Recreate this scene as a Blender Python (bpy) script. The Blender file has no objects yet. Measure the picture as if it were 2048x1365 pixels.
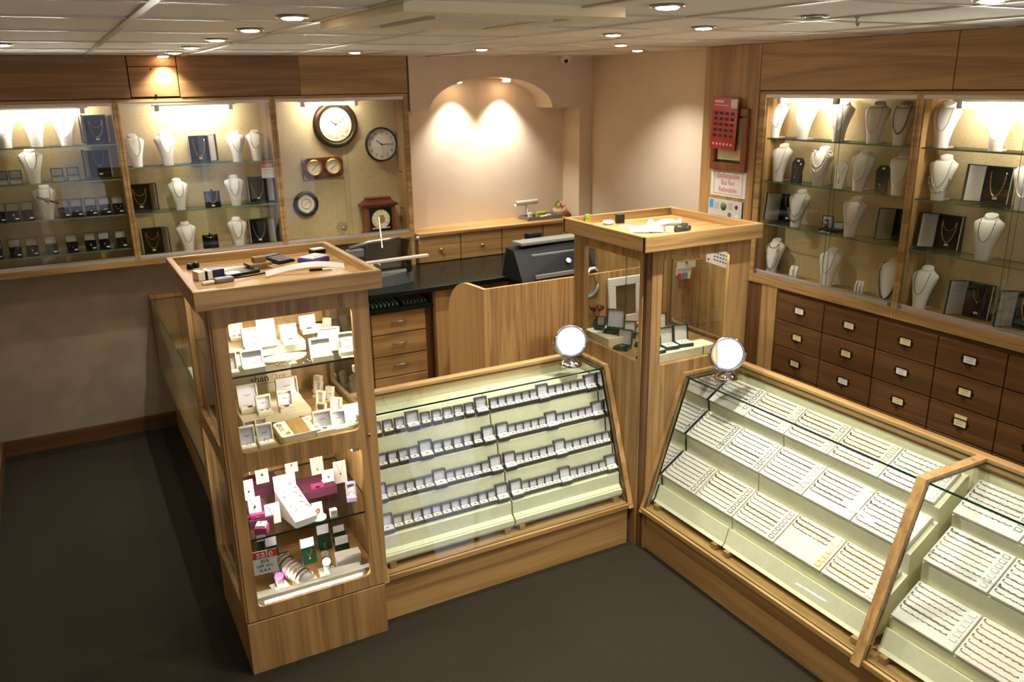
import bpy, math, random
from mathutils import Vector, Matrix
random.seed(7)
sc = bpy.context.scene
COL = sc.collection
R = math.radians
# ------------------------------------------------------------------ camera
FPX = 1655.0
yaw, pitch, roll = R(28.4), R(-17.2), R(-.93)
CAM = Vector((0, 0, 2.2))
fwd = Vector((math.sin(yaw)*math.cos(pitch), math.cos(yaw)*math.cos(pitch), math.sin(pitch)))
rt = Vector((math.cos(yaw), -math.sin(yaw), 0)); up = rt.cross(fwd)
RT = rt*math.cos(roll)+up*math.sin(roll); UP = up*math.cos(roll)-rt*math.sin(roll)
cd = bpy.data.cameras.new('camera'); cam = bpy.data.objects.new('camera', cd); COL.objects.link(cam)
cd.sensor_width = 36; cd.lens = FPX/2048*36; cd.clip_start = .05
m = Matrix.Identity(4)
for i in range(3):
    m[i][0], m[i][1], m[i][2], m[i][3] = RT[i], UP[i], -fwd[i], CAM[i]
cam.matrix_world = m
sc.camera = cam
cd.dof.use_dof = True; cd.dof.focus_distance = 3.3; cd.dof.aperture_fstop = 3.2

def at(x, y, ax, v):
    "point seen at photo position x,y on the plane axis=v"
    d = fwd*FPX+RT*(x-1024)-UP*(y-682.5)
    return CAM+d*((v-CAM[ax])/d[ax])

# ------------------------------------------------------------------ materials
def lin(c):
    return tuple((x/255/12.92 if x/255 <= .04045 else ((x/255+.055)/1.055)**2.4) for x in c)+(1,)
def newmat(n):
    mt = bpy.data.materials.new(n); mt.use_nodes = True
    nt = mt.node_tree; b = nt.nodes['Principled BSDF']
    return mt, nt, b
def plain(n, rgb, rough=.5, metal=0, spec=.5, emit=None, es=0, bump=0, bscale=200, coat=0):
    mt, nt, b = newmat(n)
    b.inputs['Base Color'].default_value = lin(rgb); b.inputs['Roughness'].default_value = rough
    b.inputs['Metallic'].default_value = metal; b.inputs['Specular IOR Level'].default_value = spec
    b.inputs['Coat Weight'].default_value = coat
    tc = nt.nodes.new('ShaderNodeTexCoord'); no = nt.nodes.new('ShaderNodeTexNoise')
    no.inputs['Scale'].default_value = bscale; no.inputs['Detail'].default_value = 3
    nt.links.new(tc.outputs['Object'], no.inputs['Vector'])
    if bump:
        bp = nt.nodes.new('ShaderNodeBump'); bp.inputs['Strength'].default_value = bump; bp.inputs['Distance'].default_value = .002
        nt.links.new(no.outputs['Fac'], bp.inputs['Height']); nt.links.new(bp.outputs['Normal'], b.inputs['Normal'])
    if emit:
        b.inputs['Emission Color'].default_value = lin(emit); b.inputs['Emission Strength'].default_value = es
    return mt
def noisy(n, c1, c2, scale, rough=.6, bump=0, spec=.4, lo=.35, hi=.65, sc3=None):
    mt, nt, b = newmat(n)
    tc = nt.nodes.new('ShaderNodeTexCoord'); mp = nt.nodes.new('ShaderNodeMapping'); no = nt.nodes.new('ShaderNodeTexNoise'); cr = nt.nodes.new('ShaderNodeValToRGB')
    if sc3: mp.inputs['Scale'].default_value = sc3
    no.inputs['Scale'].default_value = scale; no.inputs['Detail'].default_value = 6
    cr.color_ramp.elements[0].position = lo; cr.color_ramp.elements[0].color = lin(c1)
    cr.color_ramp.elements[1].position = hi; cr.color_ramp.elements[1].color = lin(c2)
    L = nt.links.new
    L(tc.outputs['Object'], mp.inputs['Vector']); L(mp.outputs['Vector'], no.inputs['Vector']); L(no.outputs['Fac'], cr.inputs['Fac']); L(cr.outputs['Color'], b.inputs['Base Color'])
    b.inputs['Roughness'].default_value = rough; b.inputs['Specular IOR Level'].default_value = spec
    if bump:
        bp = nt.nodes.new('ShaderNodeBump'); bp.inputs['Strength'].default_value = bump; bp.inputs['Distance'].default_value = .004
        L(no.outputs['Fac'], bp.inputs['Height']); L(bp.outputs['Normal'], b.inputs['Normal'])
    return mt
def wood(n, dark, light, axis, rough=.38, big=1.0):
    mt, nt, b = newmat(n); L = nt.links.new
    tc = nt.nodes.new('ShaderNodeTexCoord')
    s = [11*big]*3; s[axis] = .55*big
    mp = nt.nodes.new('ShaderNodeMapping'); mp.inputs['Scale'].default_value = s
    n1 = nt.nodes.new('ShaderNodeTexNoise'); n1.inputs['Scale'].default_value = 1.0; n1.inputs['Detail'].default_value = 3; n1.inputs['Distortion'].default_value = .6
    mul = nt.nodes.new('ShaderNodeMath'); mul.operation = 'MULTIPLY'; mul.inputs[1].default_value = 9
    fr = nt.nodes.new('ShaderNodeMath'); fr.operation = 'PINGPONG'; fr.inputs[1].default_value = 1
    s2 = [160]*3; s2[axis] = 4
    mp2 = nt.nodes.new('ShaderNodeMapping'); mp2.inputs['Scale'].default_value = s2
    n2 = nt.nodes.new('ShaderNodeTexNoise'); n2.inputs['Scale'].default_value = 1; n2.inputs['Detail'].default_value = 2
    mx = nt.nodes.new('ShaderNodeMath'); mx.operation = 'MULTIPLY_ADD'; mx.inputs[1].default_value = .45
    mx2 = nt.nodes.new('ShaderNodeMath'); mx2.operation = 'MULTIPLY'; mx2.inputs[1].default_value = .55
    cr = nt.nodes.new('ShaderNodeValToRGB')
    cr.color_ramp.elements[0].position = .15; cr.color_ramp.elements[0].color = lin(dark)
    cr.color_ramp.elements[1].position = .7; cr.color_ramp.elements[1].color = lin(light)
    L(tc.outputs['Object'], mp.inputs['Vector']); L(mp.outputs['Vector'], n1.inputs['Vector'])
    L(n1.outputs['Fac'], mul.inputs[0]); L(mul.outputs[0], fr.inputs[0])
    L(tc.outputs['Object'], mp2.inputs['Vector']); L(mp2.outputs['Vector'], n2.inputs['Vector'])
    L(n2.outputs['Fac'], mx2.inputs[0]); L(fr.outputs[0], mx.inputs[0]); L(mx2.outputs[0], mx.inputs[2])
    L(mx.outputs[0], cr.inputs['Fac']); L(cr.outputs['Color'], b.inputs['Base Color'])
    b.inputs['Roughness'].default_value = rough; b.inputs['Specular IOR Level'].default_value = .4
    return mt
def glassmat(n, tint, ior=1.5, edge=None):
    mt = bpy.data.materials.new(n); mt.use_nodes = True; nt = mt.node_tree; nt.nodes.clear(); L = nt.links.new
    o = nt.nodes.new('ShaderNodeOutputMaterial'); mix = nt.nodes.new('ShaderNodeMixShader')
    t = nt.nodes.new('ShaderNodeBsdfTransparent'); g = nt.nodes.new('ShaderNodeBsdfGlossy'); f = nt.nodes.new('ShaderNodeFresnel')
    t.inputs['Color'].default_value = tint; g.inputs['Roughness'].default_value = 0.0
    ge = nt.nodes.new('ShaderNodeNewGeometry'); ma = nt.nodes.new('ShaderNodeMath'); ma.operation = 'MULTIPLY_ADD'   # same reflectance from both sides of a face
    ma.inputs[1].default_value = 1/ior-ior; ma.inputs[2].default_value = ior; L(ge.outputs['Backfacing'], ma.inputs[0]); L(ma.outputs[0], f.inputs['IOR'])
    L(f.outputs[0], mix.inputs[0]); L(t.outputs[0], mix.inputs[1]); L(g.outputs[0], mix.inputs[2]); L(mix.outputs[0], o.inputs['Surface'])
    return mt

OD, OL = (124, 94, 52), (176, 140, 88)
OAK = [wood('oak_grain_'+'xyz'[a], OD, OL, a) for a in range(3)]
OKX, OKY, OKZ = OAK
OAKP = [wood('panel_oak_'+'xyz'[a], (128, 96, 54), (174, 138, 86), a, .42, .55) for a in range(3)]
BRN = [wood('brown_drawer_wood_'+'xyz'[a], (76, 52, 28), (106, 74, 42), a, .4, .8) for a in range(3)]
HDR = wood('header_wood', (112, 82, 48), (142, 106, 64), 0, .45)
MAHO = wood('mahogany', (70, 24, 14), (104, 42, 24), 0, .25)
WALNUT = wood('clock_case_wood', (92, 48, 22), (128, 70, 36), 2, .3)
STREAK = wood('streaked_panel_wood', (132, 96, 56), (180, 142, 92), 2, .4, 1.6)
PALEW = wood('pale_panel_wood', (172, 134, 82), (190, 152, 98), 2, .4)
CARPET = noisy('carpet', (30, 27, 20), (54, 48, 37), 260, .95, .6, .1)
CEIL = noisy('ceiling_tile', (226, 223, 212), (238, 234, 224), 140, .85, .15)
TBAR = plain('ceiling_grid_metal', (196, 190, 178), .35, .3)
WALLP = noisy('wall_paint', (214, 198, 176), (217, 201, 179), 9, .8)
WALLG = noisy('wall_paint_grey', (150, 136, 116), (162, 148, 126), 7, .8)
LINEN = noisy('linen_backing', (178, 158, 116), (196, 178, 136), 60, .85, .1, .2, sc3=(1, 1, 6))
GLASS = glassmat('glass', (.965, .985, .97, 1), 1.45)
GLASSW = glassmat('cabinet_glass', (.97, .985, .975, 1), 1.36)
GEDGE = plain('glass_edge', (16, 52, 38), .1, 0, .8)
GEDGE2 = plain('shelf_edge', (88, 128, 104), .12, 0, .8)
MIRROR = plain('mirror_surface', (236, 236, 238), .02, 1)
CHROME = plain('chrome', (216, 214, 212), .06, 1)
STEEL = plain('brushed_steel', (150, 144, 136), .35, .9)
ALU = plain('aluminium_track', (190, 182, 170), .4, .6)
BRASS = plain('brass', (226, 184, 104), .34, 1)
GOLD = plain('gold', (196, 150, 84), .28, 1)
SILVER = plain('silver', (168, 164, 158), .22, 1)
BRONZE = plain('dark_bronze', (58, 44, 28), .4, .7)
LIME = noisy('lime_cream_board', (220, 218, 184), (226, 223, 191), 40, .6)
PAD = plain('white_leatherette', (216, 210, 200), .5, 0, .35, bump=.1)
CREAM = plain('cream_card', (232, 220, 186), .55, bump=.05)
CREAMP = plain('ivory_pad', (240, 234, 220), .6)
LINING = plain('pale_grey_satin', (226, 224, 236), .45)
GSATIN = plain('grey_satin', (170, 164, 152), .4)
BXG = plain('dark_grey_box', (82, 80, 72), .5)
BXTOP = plain('pale_box_insert', (222, 216, 208), .6)
BLACK = plain('black_velvet', (10, 11, 10), .9, 0, .1)
BLACKB = plain('black_box_shell', (16, 18, 17), .4)
GREENV = plain('green_velvet', (10, 44, 26), .85, 0, .15)
GREENB = plain('green_box_shell', (14, 44, 28), .35)
WHITE = plain('white_card', (224, 220, 212), .6)
PAPER = plain('paper', (226, 222, 212), .7)
INK = plain('ink', (40, 36, 34), .6)
INKG = plain('faint_ink', (150, 146, 140), .6)
RED = plain('sale_red', (196, 52, 40), .5)
REDINK = plain('red_ink', (196, 92, 92), .6)
BOOKRED = noisy('red_leaflet', (176, 38, 28), (196, 58, 40), 14, .3)
PURPLE = plain('purple_velvet', (84, 30, 58), .7)
PINK = plain('magenta_box', (150, 54, 108), .5)
LILAC = plain('lilac_box', (176, 164, 214), .5)
NAVY = plain('navy_box', (26, 32, 70), .4)
BLUE = plain('blue_plastic', (62, 62, 140), .4)
DARKPL = plain('black_plastic', (7, 9, 9), .4, 0, .3)
GREYPL = plain('grey_plastic', (112, 112, 108), .45)
WHTPL = plain('white_plastic', (216, 212, 202), .4)
COUNTER = plain('black_green_counter', (10, 18, 15), .22, 0, .3)
MINT = plain('mint_tray', (150, 186, 150), .5)
LEAFG = plain('lime_plastic', (140, 160, 40), .4)
TAN = plain('tan_wrap', (178, 128, 92), .6)
PEARL = plain('pearl', (226, 210, 188), .2, 0, .7)
PEARLP = plain('pink_pearl', (226, 184, 168), .25, 0, .7)
PEARLK = plain('dark_pearl', (48, 48, 54), .15, 0, .8)
GREENBEAD = plain('dark_green_beads', (10, 40, 32), .2, 0, .7)
STONER = plain('garnet', (120, 30, 24), .1)
DARKGAP = plain('dark_gap', (12, 10, 8), .9)
CLOCKF = noisy('aged_clock_face', (226, 206, 164), (240, 228, 196), 6, .5)
CASTG = plain('grey_casting', (96, 98, 94), .45, .3)
LAMP = plain('lamp_glow', (255, 230, 200), .5, emit=(255, 214, 168), es=30)
TUBE = plain('fluorescent_glow', (255, 250, 240), .5, emit=(255, 246, 232), es=115)
TUBET = plain('tower_tube_glow', (255, 250, 240), .5, emit=(255, 240, 222), es=170)
BEAN = plain('leaflet_green', (86, 112, 60), .5)
SKYB = plain('leaflet_blue', (70, 150, 206), .5)

# ------------------------------------------------------------------ mesh building
class MB:
    def __init__(s): s.v = []; s.f = []; s.mi = []; s.sm = []; s.M = None
    def add(s, vs, fs, mi=0, sm=False, M=None):
        o = len(s.v); T = M if M is not None else s.M
        for p in vs:
            p = Vector(p); s.v.append(tuple(T @ p) if T is not None else tuple(p))
        for f in fs: s.f.append([i+o for i in f]); s.mi.append(mi); s.sm.append(sm)
        return s
    def box(s, x0, x1, y0, y1, z0, z1, mi=0, M=None, mis=None):
        vs = [(x, y, z) for z in (z0, z1) for y in (y0, y1) for x in (x0, x1)]
        fs = [(0, 2, 3, 1), (4, 5, 7, 6), (0, 1, 5, 4), (2, 6, 7, 3), (0, 4, 6, 2), (1, 3, 7, 5)]
        if mis:   # material by axis: x faces, y faces, z faces
            for f, k in zip(fs, (2, 2, 1, 1, 0, 0)): s.add(vs, [f], mis[k], False, M)
        else: s.add(vs, fs, mi, False, M)
        return s
    def cbox(s, x0, x1, y0, y1, z0, z1, c=.004, mi=0, M=None):
        "box with chamfered edges"
        import bmesh
        b = bmesh.new(); bmesh.ops.create_cube(b, size=1)
        for v in b.verts: v.co = Vector(((x0+x1)/2+v.co.x*(x1-x0), (y0+y1)/2+v.co.y*(y1-y0), (z0+z1)/2+v.co.z*(z1-z0)))
        bmesh.ops.bevel(b, geom=b.edges[:], offset=c, segments=2, affect='EDGES', profile=.6)
        b.verts.index_update()
        s.add([v.co for v in b.verts], [[v.index for v in f.verts] for f in b.faces], mi, False, M); b.free()
        return s
    def prism(s, poly, ax, a, b, mi=0, M=None):
        "2D polygon swept along axis ax from a to b; poly coords are the other two axes in order"
        n = len(poly)
        def P(u, w, t):
            return [(t, u, w), (u, t, w), (u, w, t)][ax]
        vs = [P(u, w, a) for u, w in poly]+[P(u, w, b) for u, w in poly]
        fs = [list(range(n)), list(range(2*n-1, n-1, -1))]+[(i, i+n, (i+1) % n+n, (i+1) % n) for i in range(n)]
        return s.add(vs, fs, mi, False, M)
    def lathe(s, prof, n=24, mi=0, M=None, sm=True, cap=True):
        vs = []; fs = []
        for r, z in prof:
            for k in range(n):
                a = 2*math.pi*k/n; vs.append((r*math.cos(a), r*math.sin(a), z))
        for i in range(len(prof)-1):
            for k in range(n):
                k2 = (k+1) % n; fs.append((i*n+k, i*n+k2, (i+1)*n+k2, (i+1)*n+k))
        s.add(vs, fs, mi, sm, M)
        if cap:
            for i in (0, len(prof)-1):
                if prof[i][0] > 1e-5: s.add(vs[i*n:(i+1)*n], [list(range(n))], mi, False, M)
        return s
    def tube(s, pts, r, n=6, mi=0, closed=False, M=None, rf=None, caps=True):
        pts = [Vector(p) for p in pts]; N = len(pts); vs = []; fs = []; ref = None
        for i, p in enumerate(pts):
            a = pts[(i-1) % N] if (closed or i > 0) else p
            c = pts[(i+1) % N] if (closed or i < N-1) else p
            t = (c-a); t = t.normalized() if t.length > 1e-9 else Vector((0, 0, 1))
            if ref is None: ref = Vector((0, 0, 1)) if abs(t.z) < .9 else Vector((1, 0, 0))
            u = t.cross(ref); u = u.normalized() if u.length > 1e-6 else t.orthogonal().normalized()
            w = u.cross(t); ref = w
            rr = r*(rf(i) if rf else 1)
            for k in range(n):
                a2 = 2*math.pi*k/n; vs.append(p+u*rr*math.cos(a2)+w*rr*math.sin(a2))
        for i in range(N if closed else N-1):
            j = (i+1) % N
            for k in range(n):
                k2 = (k+1) % n; fs.append((i*n+k, i*n+k2, j*n+k2, j*n+k))
        if caps and not closed: fs += [list(range(n)), [(N-1)*n+k for k in range(n)]]
        return s.add(vs, fs, mi, True, M)
    def ball(s, c, r, n=8, mi=0, M=None, sz=1):
        k = max(3, n//2); prof = [(max(1e-6, r*math.sin(math.pi*i/k)), -r*sz*math.cos(math.pi*i/k)) for i in range(k+1)]
        T = Matrix.Translation(Vector(c))
        return s.lathe(prof, n, mi, (M @ T) if M is not None else T, True, False)
    def window(s, X0, X1, Z0, Z1, x0, x1, z0, z1, r, y0, y1, mi=0, M=None):
        "panel in the xz plane, thickness y0..y1, with one round-cornered hole"
        inn = []; K = 5
        for cx, cz, a0 in ((x1-r, z1-r, 0), (x0+r, z1-r, 90), (x0+r, z0+r, 180), (x1-r, z0+r, 270)):
            for k in range(K+1):
                a = R(a0+90*k/K); inn.append((cx+r*math.cos(a), cz+r*math.sin(a)))
        cor = [(X1, Z1), (X0, Z1), (X0, Z0), (X1, Z0)]; n = len(inn)
        vs = []
        for y in (y0, y1):
            vs += [(x, y, z) for x, z in inn]+[(x, y, z) for x, z in cor]
        o = n+4; fs = []
        for q in range(4):
            for k in range(K):
                i = q*(K+1)+k
                fs.append((i, i+1, n+q)); fs.append((o+i+1, o+i, o+n+q))
            i = q*(K+1)+K; j = (i+1) % n; q2 = (q+1) % 4
            fs.append((i, j, n+q2, n+q)); fs.append((o+j, o+i, o+n+q, o+n+q2))
            fs.append((n+q, n+q2, o+n+q2, o+n+q))
        for i in range(n):
            j = (i+1) % n; fs.append((i, o+i, o+j, j))
        return s.add(vs, fs, mi, False, M)
    def mesh(s, name, mats):
        me = bpy.data.meshes.new(name); me.from_pydata(s.v, [], s.f)
        for mt in (mats if isinstance(mats, (list, tuple)) else [mats]): me.materials.append(mt)
        me.polygons.foreach_set('material_index', s.mi); me.polygons.foreach_set('use_smooth', s.sm)
        me.update(); return me

_tx = {}
def text_geo(body, size, depth=.0006):
    k = (body, size, depth)
    if k not in _tx:
        cu = bpy.data.curves.new('t', 'FONT'); cu.body = body; cu.size = size; cu.align_x = 'CENTER'; cu.align_y = 'CENTER'; cu.extrude = depth; cu.resolution_u = 3
        ob = bpy.data.objects.new('t', cu); COL.objects.link(ob); bpy.context.view_layer.update()
        me = bpy.data.meshes.new_from_object(ob.evaluated_get(bpy.context.evaluated_depsgraph_get()))
        _tx[k] = ([v.co.copy() for v in me.vertices], [list(p.vertices) for p in me.polygons])
        bpy.data.objects.remove(ob); bpy.data.curves.remove(cu); bpy.data.meshes.remove(me)
    return _tx[k]
FACE = Matrix.Rotation(R(90), 4, 'X')            # text plane turned to face -y
def put_text(mb, body, size, x, y, z, mi=0, M=None, depth=.0006, sx=1):
    v, f = text_geo(body, size, depth)
    T = Matrix.Translation((x, y, z)) @ FACE @ Matrix.Diagonal((sx, 1, 1, 1))
    mb.add(v, f, mi, False, (M @ T) if M is not None else T)

# ------------------------------------------------------------------ objects
used_labels = {}
def tag(o, label=None, cat=None, group=None, kind=None):
    if label: o['label'] = label
    if cat: o['category'] = cat
    if group: o['group'] = group
    if kind: o['kind'] = kind
    if label:
        used_labels[label] = used_labels.get(label, 0)+1
    return o
def obj(name, mb, mats, parent=None, label=None):
    me = mb.mesh(name, mats) if isinstance(mb, MB) else mb
    o = bpy.data.objects.new(name, me); COL.objects.link(o)
    if parent: o.parent = parent
    if label: o['label'] = label
    return o
def empty(name, loc=(0, 0, 0), rz=0, M=None):
    o = bpy.data.objects.new(name, None); COL.objects.link(o); o.empty_display_size = .05
    if M is not None: o.matrix_world = M
    else: o.location = loc; o.rotation_euler = (0, 0, rz)
    return o
def struct(name, mb, mats): return tag(obj(name, mb, mats), kind='structure')
def thing(name, label, cat, group=None, loc=(0, 0, 0), rz=0, M=None): return tag(empty(name, loc, rz, M), label, cat, group)
def pose(x, y, z, rz=0, tilt=0, s=1):
    return Matrix.Translation((x, y, z)) @ Matrix.Rotation(rz, 4, 'Z') @ Matrix.Rotation(tilt, 4, 'X') @ Matrix.Diagonal((s, s, s, 1))
def place(nodes, name, label, cat, M, group=None):
    "nodes: list of (part name, mesh, index of parent part or -1); one node -> the thing is that mesh"
    if len(nodes) == 1:
        o = obj(name, nodes[0][1], None); o.matrix_world = M; return tag(o, label, cat, group)
    r = thing(name, label, cat, group, M=M); made = []
    for pn, me, pi in nodes: made.append(obj(pn, me, None, r if pi < 0 else made[pi]))
    return r
def ordn(n):
    return ['first', 'second', 'third', 'fourth', 'fifth', 'sixth', 'seventh', 'eighth', 'ninth', 'tenth', 'eleventh', 'twelfth', 'thirteenth', 'fourteenth', 'fifteenth',
            'sixteenth', 'seventeenth', 'eighteenth', 'nineteenth', 'twentieth', 'twenty-first', 'twenty-second', 'twenty-third', 'twenty-fourth', 'twenty-fifth', 'twenty-sixth', 'twenty-seventh', 'twenty-eighth'][n-1]
# ================================================================== ROOM
HC = 2.40; YW = 5.76; XW = 3.745; XL = -.56; YF = -1.7
b = MB(); b.box(XL-.1, XW+.1, YF-.1, YW+.2, -.08, 0); struct('floor', b, CARPET)
b = MB(); b.box(XL-.1, XW+.1, YF-.1, YW+.2, HC, HC+.08); struct('ceiling', b, CEIL)
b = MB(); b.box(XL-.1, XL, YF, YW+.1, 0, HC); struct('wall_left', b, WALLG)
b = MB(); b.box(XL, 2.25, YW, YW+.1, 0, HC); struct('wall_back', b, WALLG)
b = MB(); b.box(XW, XW+.1, YF, YW+.1, 0, HC); struct('wall_right', b, WALLP)
b = MB(); b.box(2.24, 3.64, 5.80, 5.88, 0, HC); b.box(3.632, XW, 5.56, 5.88, 0, HC); struct('wall_niche', b, WALLP)
# arched beam over the niche
pts = [(2.236, HC), (2.236, 2.036), (2.385, 2.036)]
cx, ax, az = 2.885, .50, .222
for k in range(25):
    a = math.pi-math.pi*k/24; pts.append((cx+ax*math.cos(a), 2.036+az*math.sin(a)))
pts += [(3.39, 2.03), (3.632, 2.03), (3.632, HC)]
b = MB(); b.prism(pts, 1, 5.56, 5.80); struct('wall_arch', b, WALLP)
# shop front behind the camera: wall with a large window and a door
b = MB()
for x0, x1, z0, z1 in ((XL, 0.0, 0, HC), (0, 2.55, 0, .45), (0, 2.55, 2.15, HC), (2.55, 2.75, 0, HC), (2.75, 3.6, 2.1, HC), (3.6, XW, 0, HC)): b.box(x0, x1, YF-.1, YF, z0, z1)
struct('wall_front', b, WALLP)
b = MB(); b.box(0, 2.55, YF-.06, YF-.05, .45, 2.15); struct('window_1', b, GLASS)
b = MB(); b.box(2.75, 3.6, YF-.06, YF-.05, 0.0, 2.1); struct('door_1', b, GLASS)
b = MB()
for x0, x1, z0, z1 in ((0, 2.55, .45, .50), (0, 2.55, 2.1, 2.15), (0, .05, .5, 2.1), (1.25, 1.30, .5, 2.1), (2.5, 2.55, .5, 2.1), (2.75, 2.8, 0, 2.1), (3.55, 3.6, 0, 2.1)): b.box(x0, x1, YF-.09, YF-.02, z0, z1)
struct('trim_1', b, OKZ)
b = MB(); b.box(XL, .48, YW-.018, YW, 0, .1); struct('baseboard_back', b, BRN[0])
b = MB(); b.box(XL, XL+.018, YF, YW-.02, 0, .1); struct('baseboard_left', b, BRN[1])
# suspended ceiling grid
b = MB()
for x in (.26, .79, 1.32, 1.84, 2.38, 2.98): b.box(x-.011, x+.011, YF, 5.56 if x < 2.2 else 5.56, HC-.006, HC+.001)
for y in (-1.4, -.8, -.2, .4, 1.0, 1.6, 2.2, 2.72, 3.32, 4.02, 4.7, 5.3): b.box(XL, XW, y-.009, y+.009, HC-.005, HC+.001)
struct('trim_2', b, TBAR)

# ================================================================== LIGHTS
SPOT = 64.0
def downlight(x, y, z, lab, on=True, tilt=0, power=1.0, size=112):
    t = thing('downlight', lab, 'ceiling light', 'recessed ceiling downlights', (x, y, z))
    b = MB(); b.lathe([(.030, .001), (.046, -.002), (.048, -.006), (.036, -.008), (.030, -.002)], 24, 0, None, True, False); obj('bezel', b, CHROME, t)
    b = MB(); b.lathe([(.034, -.0055), (.026, -.011), (.0005, -.0135)], 20, 0, None, True, False); obj('lamp', b, LAMP if on else GREYPL, t)
    if on:
        ld = bpy.data.lights.new('downlight_beam', 'SPOT'); ld.energy = SPOT*power; ld.spot_size = R(size); ld.spot_blend = 1.0; ld.color = (1, .945, .86); ld.shadow_soft_size = .016
        lo = bpy.data.objects.new('downlight_beam', ld); COL.objects.link(lo); lo.location = (0, 0, -.03); lo.rotation_euler = (tilt, 0, 0); lo.parent = t
ROW = 'ceiling downlight in the row above the tall lit tower, '
zc = HC
for i, (y, pw) in enumerate(((2.53, .30), (3.1, .30), (3.74, .25), (4.42, .3), (5.02, .4), (5.5, .45))):
    downlight(.67, y, zc, ROW+ordn(6-i)+' from the wall cabinets', power=pw)
downlight(1.64, 4.89, zc, 'lone ceiling downlight in front of the clock cabinet')
downlight(2.23, 4.43, zc, 'ceiling downlight before the arch, nearest the air conditioner', power=.8)
downlight(1.52, 1.9, zc, 'ceiling downlight close beside the air conditioner panel', power=1.4)
downlight(2.15, 3.04, zc, 'ceiling downlight above the corner between the glass cases', power=1.0)
downlight(2.76, 3.83, zc, 'ceiling downlight behind the short corner tower', power=1.2)
downlight(3.32, 4.43, zc, 'ceiling downlight in front of the cream wall beside the notices', power=.7)
downlight(2.24, 2.58, zc, 'ceiling downlight above the bracelet case near the corner tower', power=1.3)
downlight(2.24, 2.05, zc, 'unlit ceiling downlight above the bracelet case', on=False)
downlight(2.25, 1.46, zc, 'ceiling downlight above the wooden divider of the bracelet case', power=1.0)
downlight(2.30, .75, zc, 'added unseen downlight above the front end of the bracelet case', power=.5)  # out-of-view lamp added to brighten the near end of the case
downlight(-.11, 4.27, zc, 'ceiling downlight above the dark floor before the wall cabinets', power=.25)
downlight(3.06, 5.68, 2.236, 'downlight set into the arch above the drawers, beside the camera', power=.75, size=92)
downlight(2.66, 5.68, 2.232, 'downlight set into the arch on the clock cabinet side', power=.6, size=92)

def strip_light(x0, x1, M, lab, mat=TUBE, r=.009, hold=True):
    t = thing('strip_light', lab, 'strip light', 'fluorescent strip lights in the cabinets', M=M)
    b = MB(); b.tube([(x0, 0, 0), (x1, 0, 0)], r, 10); obj('tube', b, mat, t)
    b = MB(); b.box(x0-.03, x1+.03, -.012, .016, r+.004, r+.022); obj('batten', b, WHTPL, t)
    for x in (x0, x1):
        b = MB(); b.cbox(x-.014, x+.014, -.013, .013, -.016, r+.006, .003); obj('end_holder', b, WHTPL, t)

b = MB(); b.box(.05, 2.5, YF+.06, YF+.75, .40, .60); b.box(.05, 2.5, YF+.70, YF+.75, .60, .72); struct('trim_30', b, PAD)  # unseen white display behind the camera, added to bounce light onto the ceiling
for i, x in enumerate((.35, .95, 1.55, 2.15)): downlight(x, YF+.42, zc, 'added unseen downlight over the added window display, '+ordn(i+1)+' from the dark wall', power=7, size=80)  # unseen lamps added to feed the bounce from the display
# daylight from the shop front
w = bpy.data.worlds.new('world'); sc.world = w; w.use_nodes = True
bg = w.node_tree.nodes['Background']; bg.inputs['Color'].default_value = (.76, .76, 1, 1); bg.inputs['Strength'].default_value = 1.3
for (x0, x1, z0, z1) in ((0, 2.55, .45, 2.15), (2.75, 3.6, 0, 2.1)):
    ld = bpy.data.lights.new('daylight_portal', 'AREA'); ld.shape = 'RECTANGLE'; ld.size = x1-x0; ld.size_y = z1-z0; ld.cycles.is_portal = True
    lo = bpy.data.objects.new('daylight_portal', ld); COL.objects.link(lo); lo.location = ((x0+x1)/2, YF-.12, (z0+z1)/2); lo.rotation_euler = (R(90), 0, 0)

# ================================================================== ceiling fixtures
t = thing('air_conditioner', 'cream square air conditioning cassette set in the ceiling', 'air conditioner')
X0, X1, Y0, Y1 = .80, 1.455, 2.0, 2.70
b = MB()
def ring(b, x0, x1, y0, y1, w, z0, z1, mi=0):
    b.box(x0, x1, y0, y0+w, z0, z1, mi); b.box(x0, x1, y1-w, y1, z0, z1, mi); b.box(x0, x0+w, y0+w, y1-w, z0, z1, mi); b.box(x1-w, x1, y0+w, y1-w, z0, z1, mi)
ring(b, X0, X1, Y0, Y1, .105, HC-.026, HC); ring(b, X0+.145, X1-.145, Y0+.145, Y1-.145, .03, HC-.03, HC-.004)
obj('frame', b, CREAM, t)
b = MB(); b.box(X0+.05, X1-.05, Y0+.05, Y1-.05, HC-.008, HC-.001); obj('slot_gap', b, DARKGAP, t)
b = MB()
for k in range(22): b.box(X0+.176+k*.0138, X0+.180+k*.0138, Y0+.176, Y1-.176, HC-.024, HC-.006)
for k in range(9): b.box(X0+.176, X1-.176, Y0+.18+k*.046, Y0+.185+k*.046, HC-.026, HC-.01)
obj('grille', b, CREAM, t)
for (a, c, d, e) in ((X0+.17, X1-.17, Y0+.112, Y0+.126), (X0+.17, X1-.17, Y1-.126, Y1-.112), (X0+.112, X0+.126, Y0+.17, Y1-.17), (X1-.126, X1-.112, Y0+.17, Y1-.17)):
    b = MB(); b.box(a, c, d, e, HC-.022, HC-.015); obj('louvre_flap', b, CREAM, t)
t = thing('security_camera', 'small white dome security camera under the ceiling by the arch', 'security camera', None, (3.44, 5.46, HC))
b = MB(); b.lathe([(.04, 0), (.042, -.02), (.03, -.05), (.0005, -.056)], 20); obj('housing', b, WHTPL, t)
b = MB(); b.ball((-.012, -.024, -.036), .017, 12); obj('lens', b, DARKPL, t)
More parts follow.
